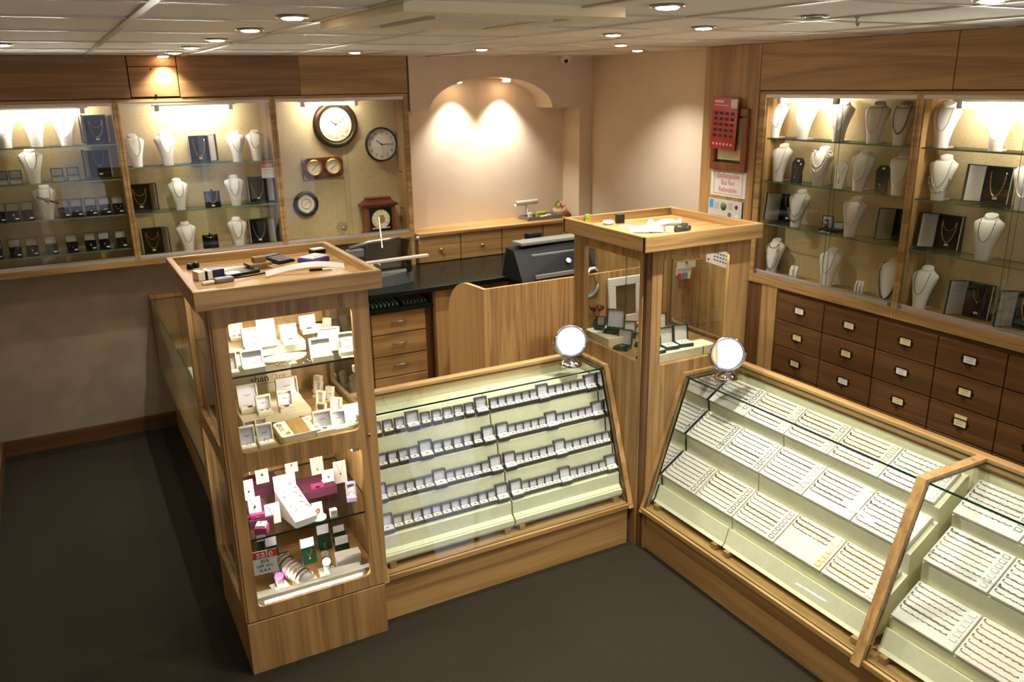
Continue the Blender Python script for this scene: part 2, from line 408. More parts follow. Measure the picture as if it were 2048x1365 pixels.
t = thing('ceiling_hook', 'tiny metal hook hanging from a ceiling grid bar', 'hook', None, (2.36, 1.98, HC-.006))
b = MB(); b.tube([(0, 0, 0), (0, 0, -.02), (.006, 0, -.028), (.012, 0, -.02)], .003, 6); obj('wire', b, STEEL, t)
b = MB(); b.lathe([(.009, 0), (.009, -.004)], 10); obj('mount_plate', b, STEEL, t)

# ================================================================== GENERIC GLASS PANE
def pane(name, parent, x0, x1, y0, y1, z0, z1, thin, mats=(GLASS, GEDGE), M=None):
    mis = [1, 1, 1]; mis[thin] = 0
    b = MB(); b.box(x0, x1, y0, y1, z0, z1, 0, M, mis); return obj(name, b, list(mats), parent)
# ================================================================== NEAR TOWER
def tray_cap(parent, x0, x1, y0, y1, z0, z1, lip=.024, zf=None):
    for (a, c, d, e, q, mt) in ((x0, x1, y0, y0+lip, 0, OKX), (x0, x1, y1-lip, y1, 0, OKX), (x0, x0+lip, y0+.003, y1-.003, .0006, OKY), (x1-lip, x1, y0+.003, y1-.003, .0006, OKY)):
        b = MB(); b.cbox(a, c, d, e, z0, z1-q, .005); obj('cap_rim', b, mt, parent)
    b = MB(); b.box(x0+.01, x1-.01, y0+.01, y1-.01, z0+.004, zf); obj('tray_floor', b, OKX, parent)
T1 = thing('display_tower', 'tall lit oak display tower full of jewellery boxes, nearest the camera', 'display tower', None, (.38, 2.887, 0))
T1.location = (0, 0, 0)
tx0, tx1, ty0, ty1 = .379, .955, 2.887, 3.50
b = MB(); b.cbox(.384, .943, 2.884, 3.49, 0, .228, .003); obj('plinth', b, OAKP[2], T1)
b = MB()
b.window(tx0+.012, tx1, .895, 1.487, .440, .889, .934, 1.427, .022, 2.887, 2.905)
b.window(tx0+.012, tx1, .234, .895, .433, .886, .288, .860, .022, 2.887, 2.905)
b.box(tx0+.003, tx0+.012, 2.892, 2.91, .234, 1.487)
obj('front_panel', b, OKZ, T1)
MS = Matrix.Rotation(R(-90), 4, 'Z')     # local x -> -y, local y -> x
def side(b, xa, xb, y0, y1, z0, z1, h, r=.022):
    "panel in the yz plane between xa..xb with a hole h=(y0,y1,z0,z1)"
    b.window(-y1, -y0, z0, z1, -h[1], -h[0], h[2], h[3], r, xa, xb, 0, MS)
b = MB(); side(b, tx0, tx0+.018, 2.905, ty1, .905, 1.487, (2.955, 3.44, .945, 1.427)); side(b, tx0, tx0+.018, 2.905, ty1, .234, .905, (2.955, 3.44, .288, .86)); obj('side_panel', b, OKZ, T1)
b = MB(); b.box(tx1-.018, tx1, 2.905, ty1, .234, .93); side(b, tx1-.018, tx1, 2.905, ty1, .93, 1.487, (2.965, 3.43, .96, 1.427)); obj('side_panel', b, OKZ, T1)
b = MB(); b.box(tx0+.018, tx1-.018, ty1-.018, ty1, .234, 1.487); obj('back_panel', b, OAKP[2], T1)
b = MB(); b.box(tx0+.018, tx1-.018, 2.905, ty1-.018, .234, .262); obj('base_shelf', b, OAKP[0], T1)
b = MB(); b.box(tx0+.018, tx1-.018, 2.905, ty1-.018, .885, .925); obj('middle_shelf', b, OAKP[0], T1)
pane('glass_shelf', T1, tx0+.019, tx1-.019, 2.915, ty1-.02, 1.214, 1.222, 2, (GLASSW, GEDGE))
pane('glass_shelf', T1, tx0+.019, tx1-.019, 2.915, ty1-.02, .560, .568, 2, (GLASSW, GEDGE))
pane('front_pane', T1, .425, .90, 2.9055, 2.909, .93, 1.44, 1); pane('front_pane', T1, .42, .90, 2.9055, 2.909, .275, .87, 1)
pane('side_pane', T1, tx0+.0185, tx0+.022, 2.94, 3.45, .93, 1.44, 0); pane('side_pane', T1, tx0+.0185, tx0+.022, 2.94, 3.45, .275, .87, 0)
pane('side_pane', T1, tx1-.022, tx1-.0185, 2.95, 3.44, .94, 1.44, 0)
tray_cap(T1, .342, 1.005, 2.858, 3.56, 1.487, 1.557, zf=1.522)
b = MB(); M = Matrix.Translation((.921, 2.887, .905)) @ Matrix.Rotation(R(90), 4, 'X'); b.lathe([(.0075, 0), (.0075, .003), (.005, .0045), (.0005, .0045)], 16, 0, M); b.box(.9195, .9225, 2.881, 2.8828, .9015, .9085, 1); obj('lock', b, [BRASS, DARKGAP], T1)
strip_light(.45, .87, Matrix.Translation((0, 2.925, .282)), 'glowing strip light along the floor of the tall lit tower', TUBET, .008)
strip_light(.45, .87, Matrix.Translation((0, 2.925, 1.450)), 'glowing strip light under the top of the tall lit tower', TUBET, .008)
strip_light(-.095, .105, Matrix.Translation((.905, 2.932, 1.075)) @ Matrix.Rotation(R(90), 4, 'Y'), 'added hidden upright strip light behind the lock side stile of the tall lit tower', TUBET, .006)  # hidden tube added to brighten the middle compartment
strip_light(.45, .87, Matrix.Translation((0, 2.925, .852)), 'strip light behind the middle rail of the tall lit tower', TUBET, .007)

# ================================================================== CORNER TOWER
T2 = thing('display_tower', 'shorter oak corner tower with green jewellery boxes between the two glass cases', 'display tower')
ux0, ux1, uy0, uy1 = 2.254, 2.868, 2.89, 3.49
b = MB()
side(b, ux0, ux0+.018, uy0+.03, uy1, .70, 1.487, (2.942, 3.395, .955, 1.437)); b.box(ux0, ux0+.018, uy0+.03, uy1, 0, .70)
obj('side_panel', b, OKZ, T2)
b = MB()
b.window(ux0+.03, ux1, .70, 1.487, 2.342, 2.738, .934, 1.437, .022, uy0, uy0+.018); b.box(ux0+.03, ux1, uy0, uy0+.018, 0, .70)
obj('front_panel', b, OKZ, T2)
b = MB(); b.cbox(ux0+.006, ux0+.034, uy0+.006, uy0+.034, 0, 1.487, .004); obj('corner_post', b, BRN[2], T2)
b = MB(); side(b, ux1-.018, ux1, uy0+.018, uy1, .70, 1.487, (2.96, 3.43, .95, 1.437)); b.box(ux1-.018, ux1, uy0+.018, uy1, 0, .70); obj('side_panel', b, OKZ, T2)
b = MB(); b.window(ux0+.018, ux1-.018, .70, 1.487, 2.33, 2.80, .95, 1.437, .01, uy1-.018, uy1); b.box(ux0+.018, ux1-.018, uy1-.018, uy1, 0, .70); obj('back_panel', b, OKZ, T2)
b = MB(); b.box(ux0+.02, ux1-.02, uy0+.02, uy1-.02, .90, .93); obj('display_floor', b, OKX, T2)
pane('side_pane', T2, ux0+.0185, ux0+.0225, 2.93, 3.41, .94, 1.45, 0); pane('front_pane', T2, 2.33, 2.75, uy0+.0185, uy0+.0225, .932, 1.45, 1)
pane('back_pane', T2, 2.32, 2.57, uy1-.024, uy1-.020, .94, 1.45, 1); pane('back_pane', T2, 2.56, 2.81, uy1-.030, uy1-.026, .94, 1.45, 1); pane('side_pane', T2, ux1-.0225, ux1-.0185, 2.95, 3.44, .94, 1.45, 0)
tray_cap(T2, 2.212, 2.903, 2.852, 3.532, 1.487, 1.560, zf=1.520)
for x in (2.30,):
    b = MB(); M = Matrix.Translation((x, 2.852, 1.512)) @ Matrix.Rotation(R(90), 4, 'X'); b.lathe([(.0028, 0), (.0005, .0006)], 8, 0, M); obj('screw', b, BRN[0], T2)

# ================================================================== SLOPED GLASS CASES
BZ, BX, TZ = .212, .235, .878        # base tip height, slope run, top height
def lens(p, q, w):
    "quad strip between p and q of width w to the inside (2D)"
    d = (Vector(q)-Vector(p)).normalized(); n = Vector((-d.y, d.x))*w
    return [tuple(p), tuple(q), tuple(Vector(q)+n), tuple(Vector(p)+n)]
def end_frame(parent, ax, a, c, f0, s, depth, name='end_frame', w=.03):
    "profile strip frame: sloped bar and top bar. f0 = front tip coordinate, s = +1 direction of depth"
    P = [(f0, BZ-.012), (f0+s*BX, TZ), (f0+s*(BX+depth), TZ), (f0+s*(BX+depth), TZ-w), (f0+s*(BX+.018), TZ-w), (f0+s*(.018+.03), BZ+.01), (f0+s*.03, BZ-.012)]
    b = MB(); b.prism(P, ax, a, c); return obj(name, b, OKZ, parent)
# ---- ring case (runs along x)
C1 = thing('display_case', 'sloped glass display case of grey ring boxes between the two towers', 'display case')
cx0, cx1, cy = .957, 2.252, 2.932
yb = 3.42
b = MB(); b.box(cx0, cx1-.02, 2.957, yb-.01, 0, .198); obj('plinth', b, OAKP[0], C1)
b = MB(); b.cbox(cx0+.002, cx1-.004, cy+.006, yb, .198, .222, .003); obj('base_ledge', b, OKX, C1)
end_frame(C1, 0, cx1-.026, cx1, cy, 1, yb-cy-BX); end_frame(C1, 0, cx0-.0, cx0+.022, cy-.004, 1, yb-cy-BX)
b = MB(); b.cbox(cx0+.023, cx1-.027, yb-.03, yb+.012, .838, .880, .003); obj('back_rail', b, OKX, C1)
b = MB(); b.box(cx0+.023, cx1-.032, yb-.012, yb, .222, .838); obj('back_panel', b, OAKP[0], C1)
b = MB(); b.box(cx0+.023, cx1-.032, yb-.018, yb-.0125, .60, .838); b.box(cx0+.023, cx1-.032, 3.325, yb-.019, .795, .801); obj('back_lining', b, LIME, C1)
gy = cy+.03
def sloped_pane(parent, ax, a, c, f0, s, name):
    p0 = Vector((f0+s*.022, .2225)); p1 = Vector((f0+s*(BX+.006), TZ-.022)); d = (p1-p0).normalized(); n = Vector((-d.y, d.x))*(-s*.006)*(-1)
    n = Vector((-s*abs(d.y), abs(d.x)))*.006
    q = [tuple(p0), tuple(p1), tuple(p1+n), tuple(p0+n)]
    def P(u, z, t): return (t, u, z) if ax == 0 else (u, t, z)
    vs = [P(u, z, a) for u, z in q]+[P(u, z, c) for u, z in q]
    b = MB(); b.add(vs, [(0, 1, 5, 4), (2, 3, 7, 6)], 0); b.add(vs, [(1, 2, 6, 5), (3, 0, 4, 7), (0, 1, 2, 3), (4, 5, 6, 7)], 1)
    return obj(name, b, [GLASS, GEDGE], parent)
sloped_pane(C1, 0, cx0+.022, cx1-.027, cy, 1, 'front_pane')
pane('top_pane', C1, cx0+.022, cx1-.027, cy+BX+.004, yb-.031, TZ-.021, TZ-.013, 2)
b = MB(); b.prism([(cy+.05, .224), (cy+BX+.03, .84), (yb-.04, .84), (yb-.04, .224)], 0, cx1-.030, cx1-.028); obj('end_mirror', b, MIRROR, C1)
# stepped display boards
PROF1 = [(2.992, .250), (2.996, .292), (3.012, .305), (3.016, .362), (3.068, .384), (3.082, .484), (3.134, .506), (3.149, .606), (3.201, .628), (3.216, .728), (3.268, .750), (3.292, .80), (3.318, .80), (3.318, .250)]
LED1 = [(3.216, .728), (3.149, .606), (3.082, .484), (3.016, .362)]
STANDS = [(.984, 1.612), (1.620, 2.218)]
for i, (a, c) in enumerate(STANDS):
    b = MB(); b.prism(PROF1, 0, a, c)
    b.box(a, c, 2.985, 2.999, .262, .286)
    tgt = thing('stepped_display_stand', 'cream stepped stand of ring boxes, '+('beside the tall lit tower' if i == 0 else 'beside the corner tower'), 'display stand', 'stepped stands in the ring case')
    obj('steps', b, LIME, tgt)
    for x in (a+.02, c-.05):
        b = MB(); b.cbox(x, x+.03, 2.985, 3.05, .2225, .2495, .003); obj('support_block', b, OKY, tgt)
# ---- ring boxes
def ring_box(w):
    d = w*.60; hb = .021; hl = w*.80; a = R(33)
    n = []
    b = MB(); b.box(-w/2, w/2, 0, d, 0, hb, 0); n.append(('base', b.mesh('base', [BXG]), -1))
    b = MB(); b.box(-w/2+.003, w/2-.003, .003, d-.004, hb, hb+.003, 0); b.tube([(-.006+.012*k/6, d*.42, hb+.003+.005*math.sin(math.pi*k/6)) for k in range(7)], .0013, 5, 1); n.append(('insert', b.mesh('insert', [BXTOP, GOLD]), -1))
    L = Matrix.Translation((0, d, hb)) @ Matrix.Rotation(-a, 4, 'X')
    b = MB(); b.box(-w/2, w/2, .0, .008, 0, hl, 0, L); b.box(-w/2, -w/2+.003, -.012, .0, 0, hl, 0, L); b.box(w/2-.003, w/2, -.012, .0, 0, hl, 0, L); b.box(-w/2+.003, w/2-.003, -.012, 0, hl-.003, hl, 0, L); n.append(('lid', b.mesh('lid', [BXG]), -1))
    b = MB(); b.box(-w/2+.003, w/2-.003, -.003, -.0002, .001, hl-.003, 0, L); n.append(('lid_lining', b.mesh('lid_lining', [LINING]), 2))
    return n
RBS, RBL = ring_box(.0445), ring_box(.0600)
rows = ['SSSSLSSSSSL|SSSSSSLSSSSSL', 'SSSSSLSSSSSL|LSSSSSLSSSSSL', 'LSSSSSLSSSSSL|LSSSSSLSSSSSS', 'LSSSSSSSSSSSL|LSSSSSLSSSSSL']
RN = ['top', 'second', 'third', 'bottom']
for ri, row in enumerate(rows):
    y, z = LED1[ri]; ns = nl = 0
    for si, part in enumerate(row.split('|')):
        a, c = STANDS[si]
        tot = sum(.0445 if k == 'S' else .060 for k in part); gap = (c-a-.006-tot)/(len(part)-1); x = a+.003
        for k in part:
            w = .0445 if k == 'S' else .060
            if k == 'S': ns += 1; lab = 'small grey ring box, '+ordn(ns)+' small one from the lit tower in the '+RN[ri]+' row'
            else: nl += 1; lab = 'larger grey ring box, '+ordn(nl)+' large one from the lit tower in the '+RN[ri]+' row'
            place(RBS if k == 'S' else RBL, 'ring_box', lab, 'ring box', pose(x+w/2, y+(.004 if k == 'S' else -.003)+(.008 if ri == 3 else 0), z+(.0055 if ri < 3 else .0095), 0, R(22.9)), 'open ring boxes in the '+RN[ri]+' row')
            x += w+gap
# ---- bracelet case (runs along y)
C2 = thing('display_case', 'long sloped glass display case of bracelet pads running towards the camera', 'display case')
dx = 2.25; ye = .55; xb = 2.84
b = MB(); b.box(2.282, xb-.01, ye, 2.872, 0, .198); obj('plinth', b, OAKP[1], C2)
b = MB(); b.box(2.272, 2.30, 2.873, 2.889, 0, .198); obj('plinth_post', b, OKZ, C2)
b = MB(); b.cbox(dx+.004, xb, ye, 2.886, .198, .222, .003); obj('base_ledge', b, OKY, C2)
end_frame(C2, 1, 2.871, 2.889, dx, 1, xb-dx-BX)
end_frame(C2, 1, 1.588, 1.626, dx-.012, 1, xb-dx-BX+.02, 'divider_frame', .02)
end_frame(C2, 1, ye, ye+.03, dx, 1, xb-dx-BX)
b = MB(); b.cbox(xb-.03, xb+.012, ye, 2.867, .838, .880, .003); obj('back_rail', b, OKY, C2)
b = MB(); b.box(xb-.012, xb, ye, 2.867, .222, .838); obj('back_panel', b, OAKP[1], C2)
b = MB(); b.box(xb-.020, xb-.0125, ye+.03, 2.866, .70, .82); obj('back_lining', b, LIME, C2)
for (a, c) in ((1.627, 2.867), (ye+.031, 1.587)):
    sloped_pane(C2, 1, a, c, dx, 1, 'front_pane'); pane('top_pane', C2, dx+BX+.004, xb-.031, a, c, TZ-.021, TZ-.013, 2)
b = MB(); b.prism([(dx+.05, .224), (dx+BX+.03, .84), (xb-.04, .84), (xb-.04, .224)], 1, 2.868, 2.8705); obj('end_mirror', b, MIRROR, C2)
PROF2 = [(2.318, .250), (2.330, .262), (2.352, .330), (2.372, .322), (2.368, .368), (2.512, .464), (2.508, .548), (2.648, .641), (2.640, .700), (2.780, .793), (2.797, .793), (2.797, .250)]
LED2 = [(2.368, .368), (2.508, .548), (2.640, .700)]     # front edge of each pad row
SLO = math.atan2(.096, .144)
# pads and bracelets, built once each
b = MB(); b.cbox(-.119, .119, 0, .168, 0, .019, .005); PADM = [('pad', b.mesh('bracelet_pad', [PAD]), -1)]
def chain(style, L=.17):
    N = 44; pts = []; x0 = -.098
    hook = [(x0+.012*math.cos(a)-.0, .006*math.sin(a)+.006, .002) for a in (-1.2, -2.2, -3.1, -4.0)]
    pts = list(reversed(hook))+[(x0+.012+(L-.012)*k/N, .0012*math.sin(k*.9), .002) for k in range(N+1)]
    rr, mt = [(.0011, GOLD), (.0015, SILVER), (.0019, GOLD), (.0026, SILVER), (.0017, SILVER), (.0026, GOLD), (.0014, GOLD)][style]
    f = [None, lambda i: 1+.55*math.sin(i*2.1), lambda i: .55+.9*((i//2) % 3 == 0), lambda i: 1+.35*(-1)**i, lambda i: .5+1.3*(i % 6 == 0), lambda i: 1+.3*(-1)**i, lambda i: 1+.8*(i % 4 == 0)][style]
    b = MB(); b.tube(pts, rr*1.2, 4, 0, False, None, f)
    return b.mesh('bracelet', [mt])
CH = [chain(k) for k in range(7)]
CHN = ['fine gold chain', 'silver twist chain', 'gold figaro chain', 'chunky silver chain', 'beaded silver chain', 'chunky gold chain', 'gold bead chain']
def tagm(kind):
    b = MB()
    if kind == 2: b.box(.084, .108, -.0068, .0068, .0004, .0024, 1)
    else:
        b.box(.0855, .1065, -.0055, .0055, .0004, .0012, 2)
        for q in ((.084, .108, -.0072, -.0052), (.084, .108, .0052, .0072), (.084, .0868, -.0052, .0052), (.1052, .108, -.0052, .0052)): b.box(*q, .0004, .0024, 1 if kind == 1 else 0)
    return b.mesh('price_tag', [SILVER, GOLD, WHITE])
TG = [tagm(0), tagm(1), tagm(2)]
def pads(y1, n, names, ystart=0):
    for ri, (x, z) in enumerate(LED2):
        for k in range(n):
            yc = y1-.1215-k*.243
            M = pose(x, yc, z, R(-90), SLO) @ Matrix.Translation((0, .002, .001))
            where = names[ri][k]
            place(PADM, 'bracelet_pad', 'white bracelet pad, '+where, 'display pad', M, 'white bracelet pads in the sloped case')
            seed = random.Random(hash((ri, k, int(y1*100))) % 9999 if False else ri*31+k*7+int(y1*100))
            gold = (ri == 0 and y1 > 2 and k >= 0) or seed.random() < .45
            nb = 3 if (ri == 0 and y1 > 2.3 and k == 1 and n == 3) else seed.choice((6, 7, 7))
            for q in range(7):
                yl = .150-q*.0218
                if q < nb:
                    st = seed.choice((0, 0, 2, 6, 5) if gold else (1, 1, 3, 4, 0))
                    nodes = [('chain', CH[st], -1), ('price_tag', TG[1 if gold and seed.random() < .6 else 0], -1)]
                    place(nodes, 'bracelet', CHN[st]+' bracelet, '+ordn(q+1)+' down on '+where.replace('in the ', ''), 'bracelet', M @ Matrix.Translation((0, yl, .019)), 'bracelets laid across the white pads')
                elif nb == 3:
                    place([('price_tag', TG[2], -1)], 'price_tag', 'blank gold price tag, '+ordn(q-2)+' of four on the half empty bracelet pad', 'price tag', M @ Matrix.Translation((0, yl, .0193)), 'blank gold price tags')
RW = ['front', 'middle', 'back']
def board(y0, y1, lab):
    b = MB(); b.prism(PROF2, 1, y0, y1); t = thing('stepped_display_stand', lab, 'display stand', 'stepped stands in the bracelet case'); obj('steps', b, LIME, t)
    for y in (y0+.02, y1-.05):
        b = MB(); b.cbox(2.30, 2.36, y, y+.03, .2225, .2495, .003); obj('support_block', b, OKX, t)
board(2.385, 2.862, 'cream stepped stand of bracelet pads next to the corner tower')
board(1.632, 2.378, 'cream stepped stand of bracelet pads in the middle, before the wooden divider')
board(.60, 1.582, 'cream stepped stand of bracelet pads beyond the wooden divider, nearest the camera')
def pn(names): return [['%s in the %s row' % (x, r) for x in names] for r in RW]
pads(2.864, 2, pn(['first pad from the corner tower', 'second pad from the corner tower']))
pads(2.378, 3, pn(['third pad from the corner tower', 'fourth pad from the corner tower', 'last pad before the wooden divider']))
pads(1.581, 3, pn(['first pad past the wooden divider', 'second pad past the wooden divider', 'third pad past the wooden divider']))

# ---- low case along the wall side of the tall tower (runs along y)
C3 = thing('display_case', 'low upright glass case running from the tall tower to the back wall', 'display case')
b = MB(); b.box(.48, 1.0, 3.575, 5.735, 0, .20); obj('plinth', b, OAKP[1], C3)
b = MB(); b.cbox(.425, 1.0, 3.57, 5.735, .40, .425, .003); obj('base_ledge', b, OKY, C3)
b = MB(); b.box(.47, 1.0, 3.575, 5.735, .20, .40); obj('lower_panel', b, OAKP[1], C3)
pane('front_pane', C3, .420, .426, 3.57, 5.735, .425, .90, 0); pane('top_pane', C3, .420, .98, 3.57, 5.70, .901, .908, 2)
b = MB(); b.cbox(.42, 1.01, 5.70, 5.738, .425, .935, .003); obj('end_panel', b, OKZ, C3)
b = MB(); b.box(.985, 1.005, 3.57, 5.70, .425, .93); obj('back_panel', b, OAKP[1], C3)
pane('glass_shelf', C3, .50, .98, 3.6, 5.69, .66, .667, 2, (GLASSW, GEDGE2))
# ================================================================== WALL CABINETS ON THE BACK WALL
YC = 5.56
def cab_back(name_label, x0, x1, pl, pr, shelves, floor_z=1.222, xclip=None):
    "oak wall cabinet; pl/pr are widths of the front posts"
    t = thing('wall_cabinet', name_label, 'cabinet', 'glazed wall cabinets on the back wall')
    b = MB(); b.cbox(x0-pl, x0, YC, YC+.022, 1.16, 2.155, .003); b.cbox(x1, x1+pr, YC, YC+.022, 1.16, 2.155, .003); b.box(x0, x1, YC, YC+.022, 2.136, 2.155); b.cbox(x0, x1, YC+.001, YC+.022, 1.160, 1.198, .002); obj('face_frame', b, OKX, t)
    b = MB(); b.box(x0-.012, x0-.0002, YC+.022, 5.742, 1.165, 2.15); b.box(x1+.0002, x1+.012, YC+.022, 5.742, 1.165, 2.15); b.box(x0, x1, YC+.022, 5.742, 1.165, 1.198); b.box(x0, x1, YC+.022, 5.742, 2.136, 2.15); obj('carcass', b, OKZ, t)
    b = MB(); b.box(x0, x1, 5.738, 5.742, 1.198, 2.136); obj('back_panel', b, LINEN, t)
    b = MB(); b.box(x0, x1, YC+.002, YC+.020, 2.118, 2.136); obj('top_track', b, ALU, t)
    b = MB(); b.box(x0, x1, YC+.002, YC+.020, 1.1985, 1.214); b.box(x0, x1, YC+.009, YC+.012, 1.214, 1.2218); obj('bottom_track', b, ALU, t)
    xm = (x0+x1)/2
    pane('sliding_glass_door', t, x0+.001, xm+.02, YC+.013, YC+.017, 1.216, 2.126, 1, (GLASSW, GEDGE)); pane('sliding_glass_door', t, xm-.02, x1-.001, YC+.004, YC+.008, 1.216, 2.126, 1, (GLASSW, GEDGE))
    for z in shelves: pane('glass_shelf', t, x0+.002, x1-.002, YC+.030, 5.737, z-.007, z, 2, (GLASSW, GEDGE2))
    return t
B1S = (1.900, 1.694, 1.482, 1.272); B2S = (1.756, 1.477)
KA, KB, KC = 'farthest wall cabinet', 'cabinet beside the clocks', 'clock cabinet'
cab_back('dim oak wall cabinet of pendant boxes, at the picture edge farthest from the arch', -.545, .362, .012, .017, B1S)
cab_back('middle oak wall cabinet of white busts, next to the clock cabinet', .396, 1.276, .016, .018, B2S)
C_clock = cab_back('oak wall cabinet displaying clocks, beside the plastered arch', 1.313, 2.185, .018, .036, ())
for z in (1.36, 1.62):
    for yy in (5.655, 5.69):
        b = MB(); b.lathe([(.006, 0), (.006, .004), (.0005, .004)], 8, 0, Matrix.Translation((2.1845, yy, z)) @ Matrix.Rotation(R(-90), 4, 'Y')); obj('hinge_screw', b, BRONZE, C_clock)
b = MB(); b.box(2.186, 2.222, YC+.002, 5.742, .0, 1.159); struct('trim_3', b, OKZ)
# fascia panels above
def fascia(n, x0, x1, z0, z1, mat=HDR, y=YC-.004): 
    b = MB(); b.cbox(x0, x1, y, y+.03, z0, z1, .002); return struct('trim_%d' % n, b, mat)
b = MB(); b.box(-.56, 2.222, YC+.004, 5.74, 2.156, HC); struct('trim_4', b, DARKGAP)
fascia(5, -.558, .468, 2.160, HC-.002); FS = [fascia(7, .474, .743, 2.339, HC-.002), fascia(6, .474, .743, 2.166, 2.335)]; FS[0] = FS[1]; fascia(8, .749, 1.48, 2.160, HC-.002); fascia(9, 1.4815, 2.222, 2.160, HC-.002, OAKP[0])
for i, (x, z) in enumerate(((.60, 2.325), (.61, 2.177))):
    b = MB(); b.lathe([(.006, 0), (.006, .003), (.0005, .003)], 10, 0, Matrix.Translation((x, YC-.004, z)) @ Matrix.Rotation(R(90), 4, 'X')); obj('screw', b, BRONZE, FS[i])
strip_light(-.26, .20, Matrix.Translation((0, 5.605, 2.094)), 'glowing strip light in the wall cabinet farthest from the arch', r=.011)
strip_light(.61, 1.04, Matrix.Translation((0, 5.605, 2.096)), 'glowing strip light in the wall cabinet beside the clocks', r=.010)
strip_light(1.50, 1.86, Matrix.Translation((0, 5.605, 2.100)), 'glowing strip light in the clock cabinet', r=.008)

# ------------------------------------------------------------------ display props
BR = [(.0, .062, .020, .018, 0), (.04, .070, .024, .016, .004), (.08, .088, .029, .014, .009), (.115, .108, .032, .013, .016), (.14, .124, .032, .012, .022), (.157, .131, .029, .012, .027), (.168, .126, .027, .012, .031), (.177, .094, .026, .014, .034), (.184, .066, .026, .016, .037), (.192, .058, .025, .016, .039), (.200, .056, .024, .016, .041)]
def bint(z):
    for i in range(len(BR)-1):
        if BR[i][0] <= z <= BR[i+1][0]:
            t = (z-BR[i][0])/(BR[i+1][0]-BR[i][0]); return [BR[i][k]*(1-t)+BR[i+1][k]*t for k in range(5)]
    return BR[-1] if z > .1 else BR[0]
def bust_nodes(mat=PAD):
    N = 20; vs = []; fs = []
    for (z, w, df, db, yo) in BR:
        for k in range(N):
            a = 2*math.pi*k/N; s = math.sin(a); y = yo+(df if s < 0 else db)*s
            zz = z+(-(y-yo)*-.5 if z > .183 else 0)
            vs.append((w/2*math.cos(a), y+.028, zz))
    for i in range(len(BR)-1):
        for k in range(N): fs.append((i*N+k, i*N+(k+1) % N, (i+1)*N+(k+1) % N, (i+1)*N+k))
    b = MB(); b.add(vs, fs, 0, True); b.add(vs[-N:], [list(range(N))], 0); b.add(vs[:N], [list(range(N))], 0)
    n = [('torso', b.mesh('torso', [mat]), -1)]
    b = MB(); b.prism([(-.024, .04), (.024, .04), (.030, .098), (-.030, .098)], 2, 0, .005); n.append(('foot', b.mesh('foot', [mat]), -1))
    return n
BUST = bust_nodes()
def by(x, z):
    _, w, df, db, yo = bint(z); u = min(.98, abs(x)/(w/2)); return yo+.028-df*math.sqrt(1-u*u)
def neck_path(bot, top=.180, wx=.031, N=36, sk=0):
    p = []
    for k in range(N+1):
        t = -1+2*k/N; x = wx*math.sin(t*math.pi/2)*(1.0+.15*(1-abs(t))); z = bot+(top-bot)*(abs(t)**1.7)
        x += sk*(1-abs(t)); p.append((x, by(x, z)-.0045, z))
    return p
def neck(kind):
    b = MB()
    if kind in ('fine gold', 'fine silver', 'dark'): b.tube(neck_path(.075), .0011, 5)
    elif kind == 'silver': b.tube(neck_path(.085), .0018, 5, rf=lambda i: 1+.4*(-1)**i)
    elif kind == 'gold': b.tube(neck_path(.07), .0020, 5, rf=lambda i: 1+.3*(-1)**i)
    elif kind == 'skew silver': b.tube(neck_path(.06, sk=.022, wx=.030), .0013, 5)
    elif kind == 'silver pendant':
        b.tube(neck_path(.06), .0011, 5); b.ball((0, by(0, .052)-.003, .054), .005, 8)
    elif kind in ('pearl', 'pink pearl', 'black pearl', 'green bead', 'small pearl'):
        r = {'pearl': .0044, 'pink pearl': .0040, 'black pearl': .0038, 'green bead': .0048, 'small pearl': .0030}[kind]
        P = neck_path(.055, wx=.037, N=48) if kind != 'green bead' else neck_path(.012, wx=.045, N=52)
        for q in P: b.ball((q[0], q[1]-r*.9, q[2]), r, 6)
    elif kind == 'triple pearl':
        for bo, wx in ((.10, .034), (.075, .042), (.045, .050)):
            for q in neck_path(bo, wx=wx, N=30): b.ball((q[0], q[1]-.0058, q[2]), .0062, 6)
    elif kind == 'cluster silver':
        b.tube(neck_path(.06, wx=.04), .0016, 5)
        for q in neck_path(.035, top=.10, wx=.048, N=18): b.ball((q[0], q[1]-.0046, q[2]), .005, 6)
    elif kind == 'long bead':
        for bo, wx, top in ((.155, .03, .182), (.03, .035, .178), (.018, .044, .168)):
            P = neck_path(bo, wx=wx, top=top, N=30); b.tube(P, .0012, 5)
            for q in P[::4]: b.ball((q[0], q[1]-.002, q[2]), .0038, 6)
    mt = {'fine gold': GOLD, 'fine silver': SILVER, 'dark': BRONZE, 'silver': SILVER, 'gold': GOLD, 'skew silver': SILVER, 'silver pendant': SILVER, 'pearl': PEARL, 'pink pearl': PEARLP, 'black pearl': PEARLK, 'green bead': GREENBEAD, 'small pearl': PEARL, 'triple pearl': PEARL, 'cluster silver': STEEL, 'long bead': PEARLK}[kind]
    return b.mesh('necklace', [mt])
NK = {}
def bust(M, where, nk, grp):
    place(BUST, 'necklace_bust', 'white necklace bust, '+where, 'necklace bust', M, 'white busts '+grp)
    if nk:
        if nk not in NK: NK[nk] = [('necklace', neck(nk), -1)]
        place(NK[nk], 'necklace', nk.replace('skew', 'slanting')+' necklace on bust, '+where, 'necklace', M, 'necklaces on busts '+grp)
def chain_v(w, h, z0, r, mat, y=0, double=False, N=30, bead=0):
    b = MB()
    P = [(w/2*math.sin((-1+2*k/N)*math.pi/2), y, z0+h*(abs(-1+2*k/N)**1.8)) for k in range(N+1)]
    b.tube(P, r, 5, rf=lambda i: 1+.35*(-1)**i)
    if double: b.tube([(p[0]*.9, y, z0+h*.55+(p[2]-z0)*.45) for p in P], r*.8, 5)
    if bead: b.ball((0, y-.001, z0-bead), bead, 8)
    return b.mesh('necklace', [mat])
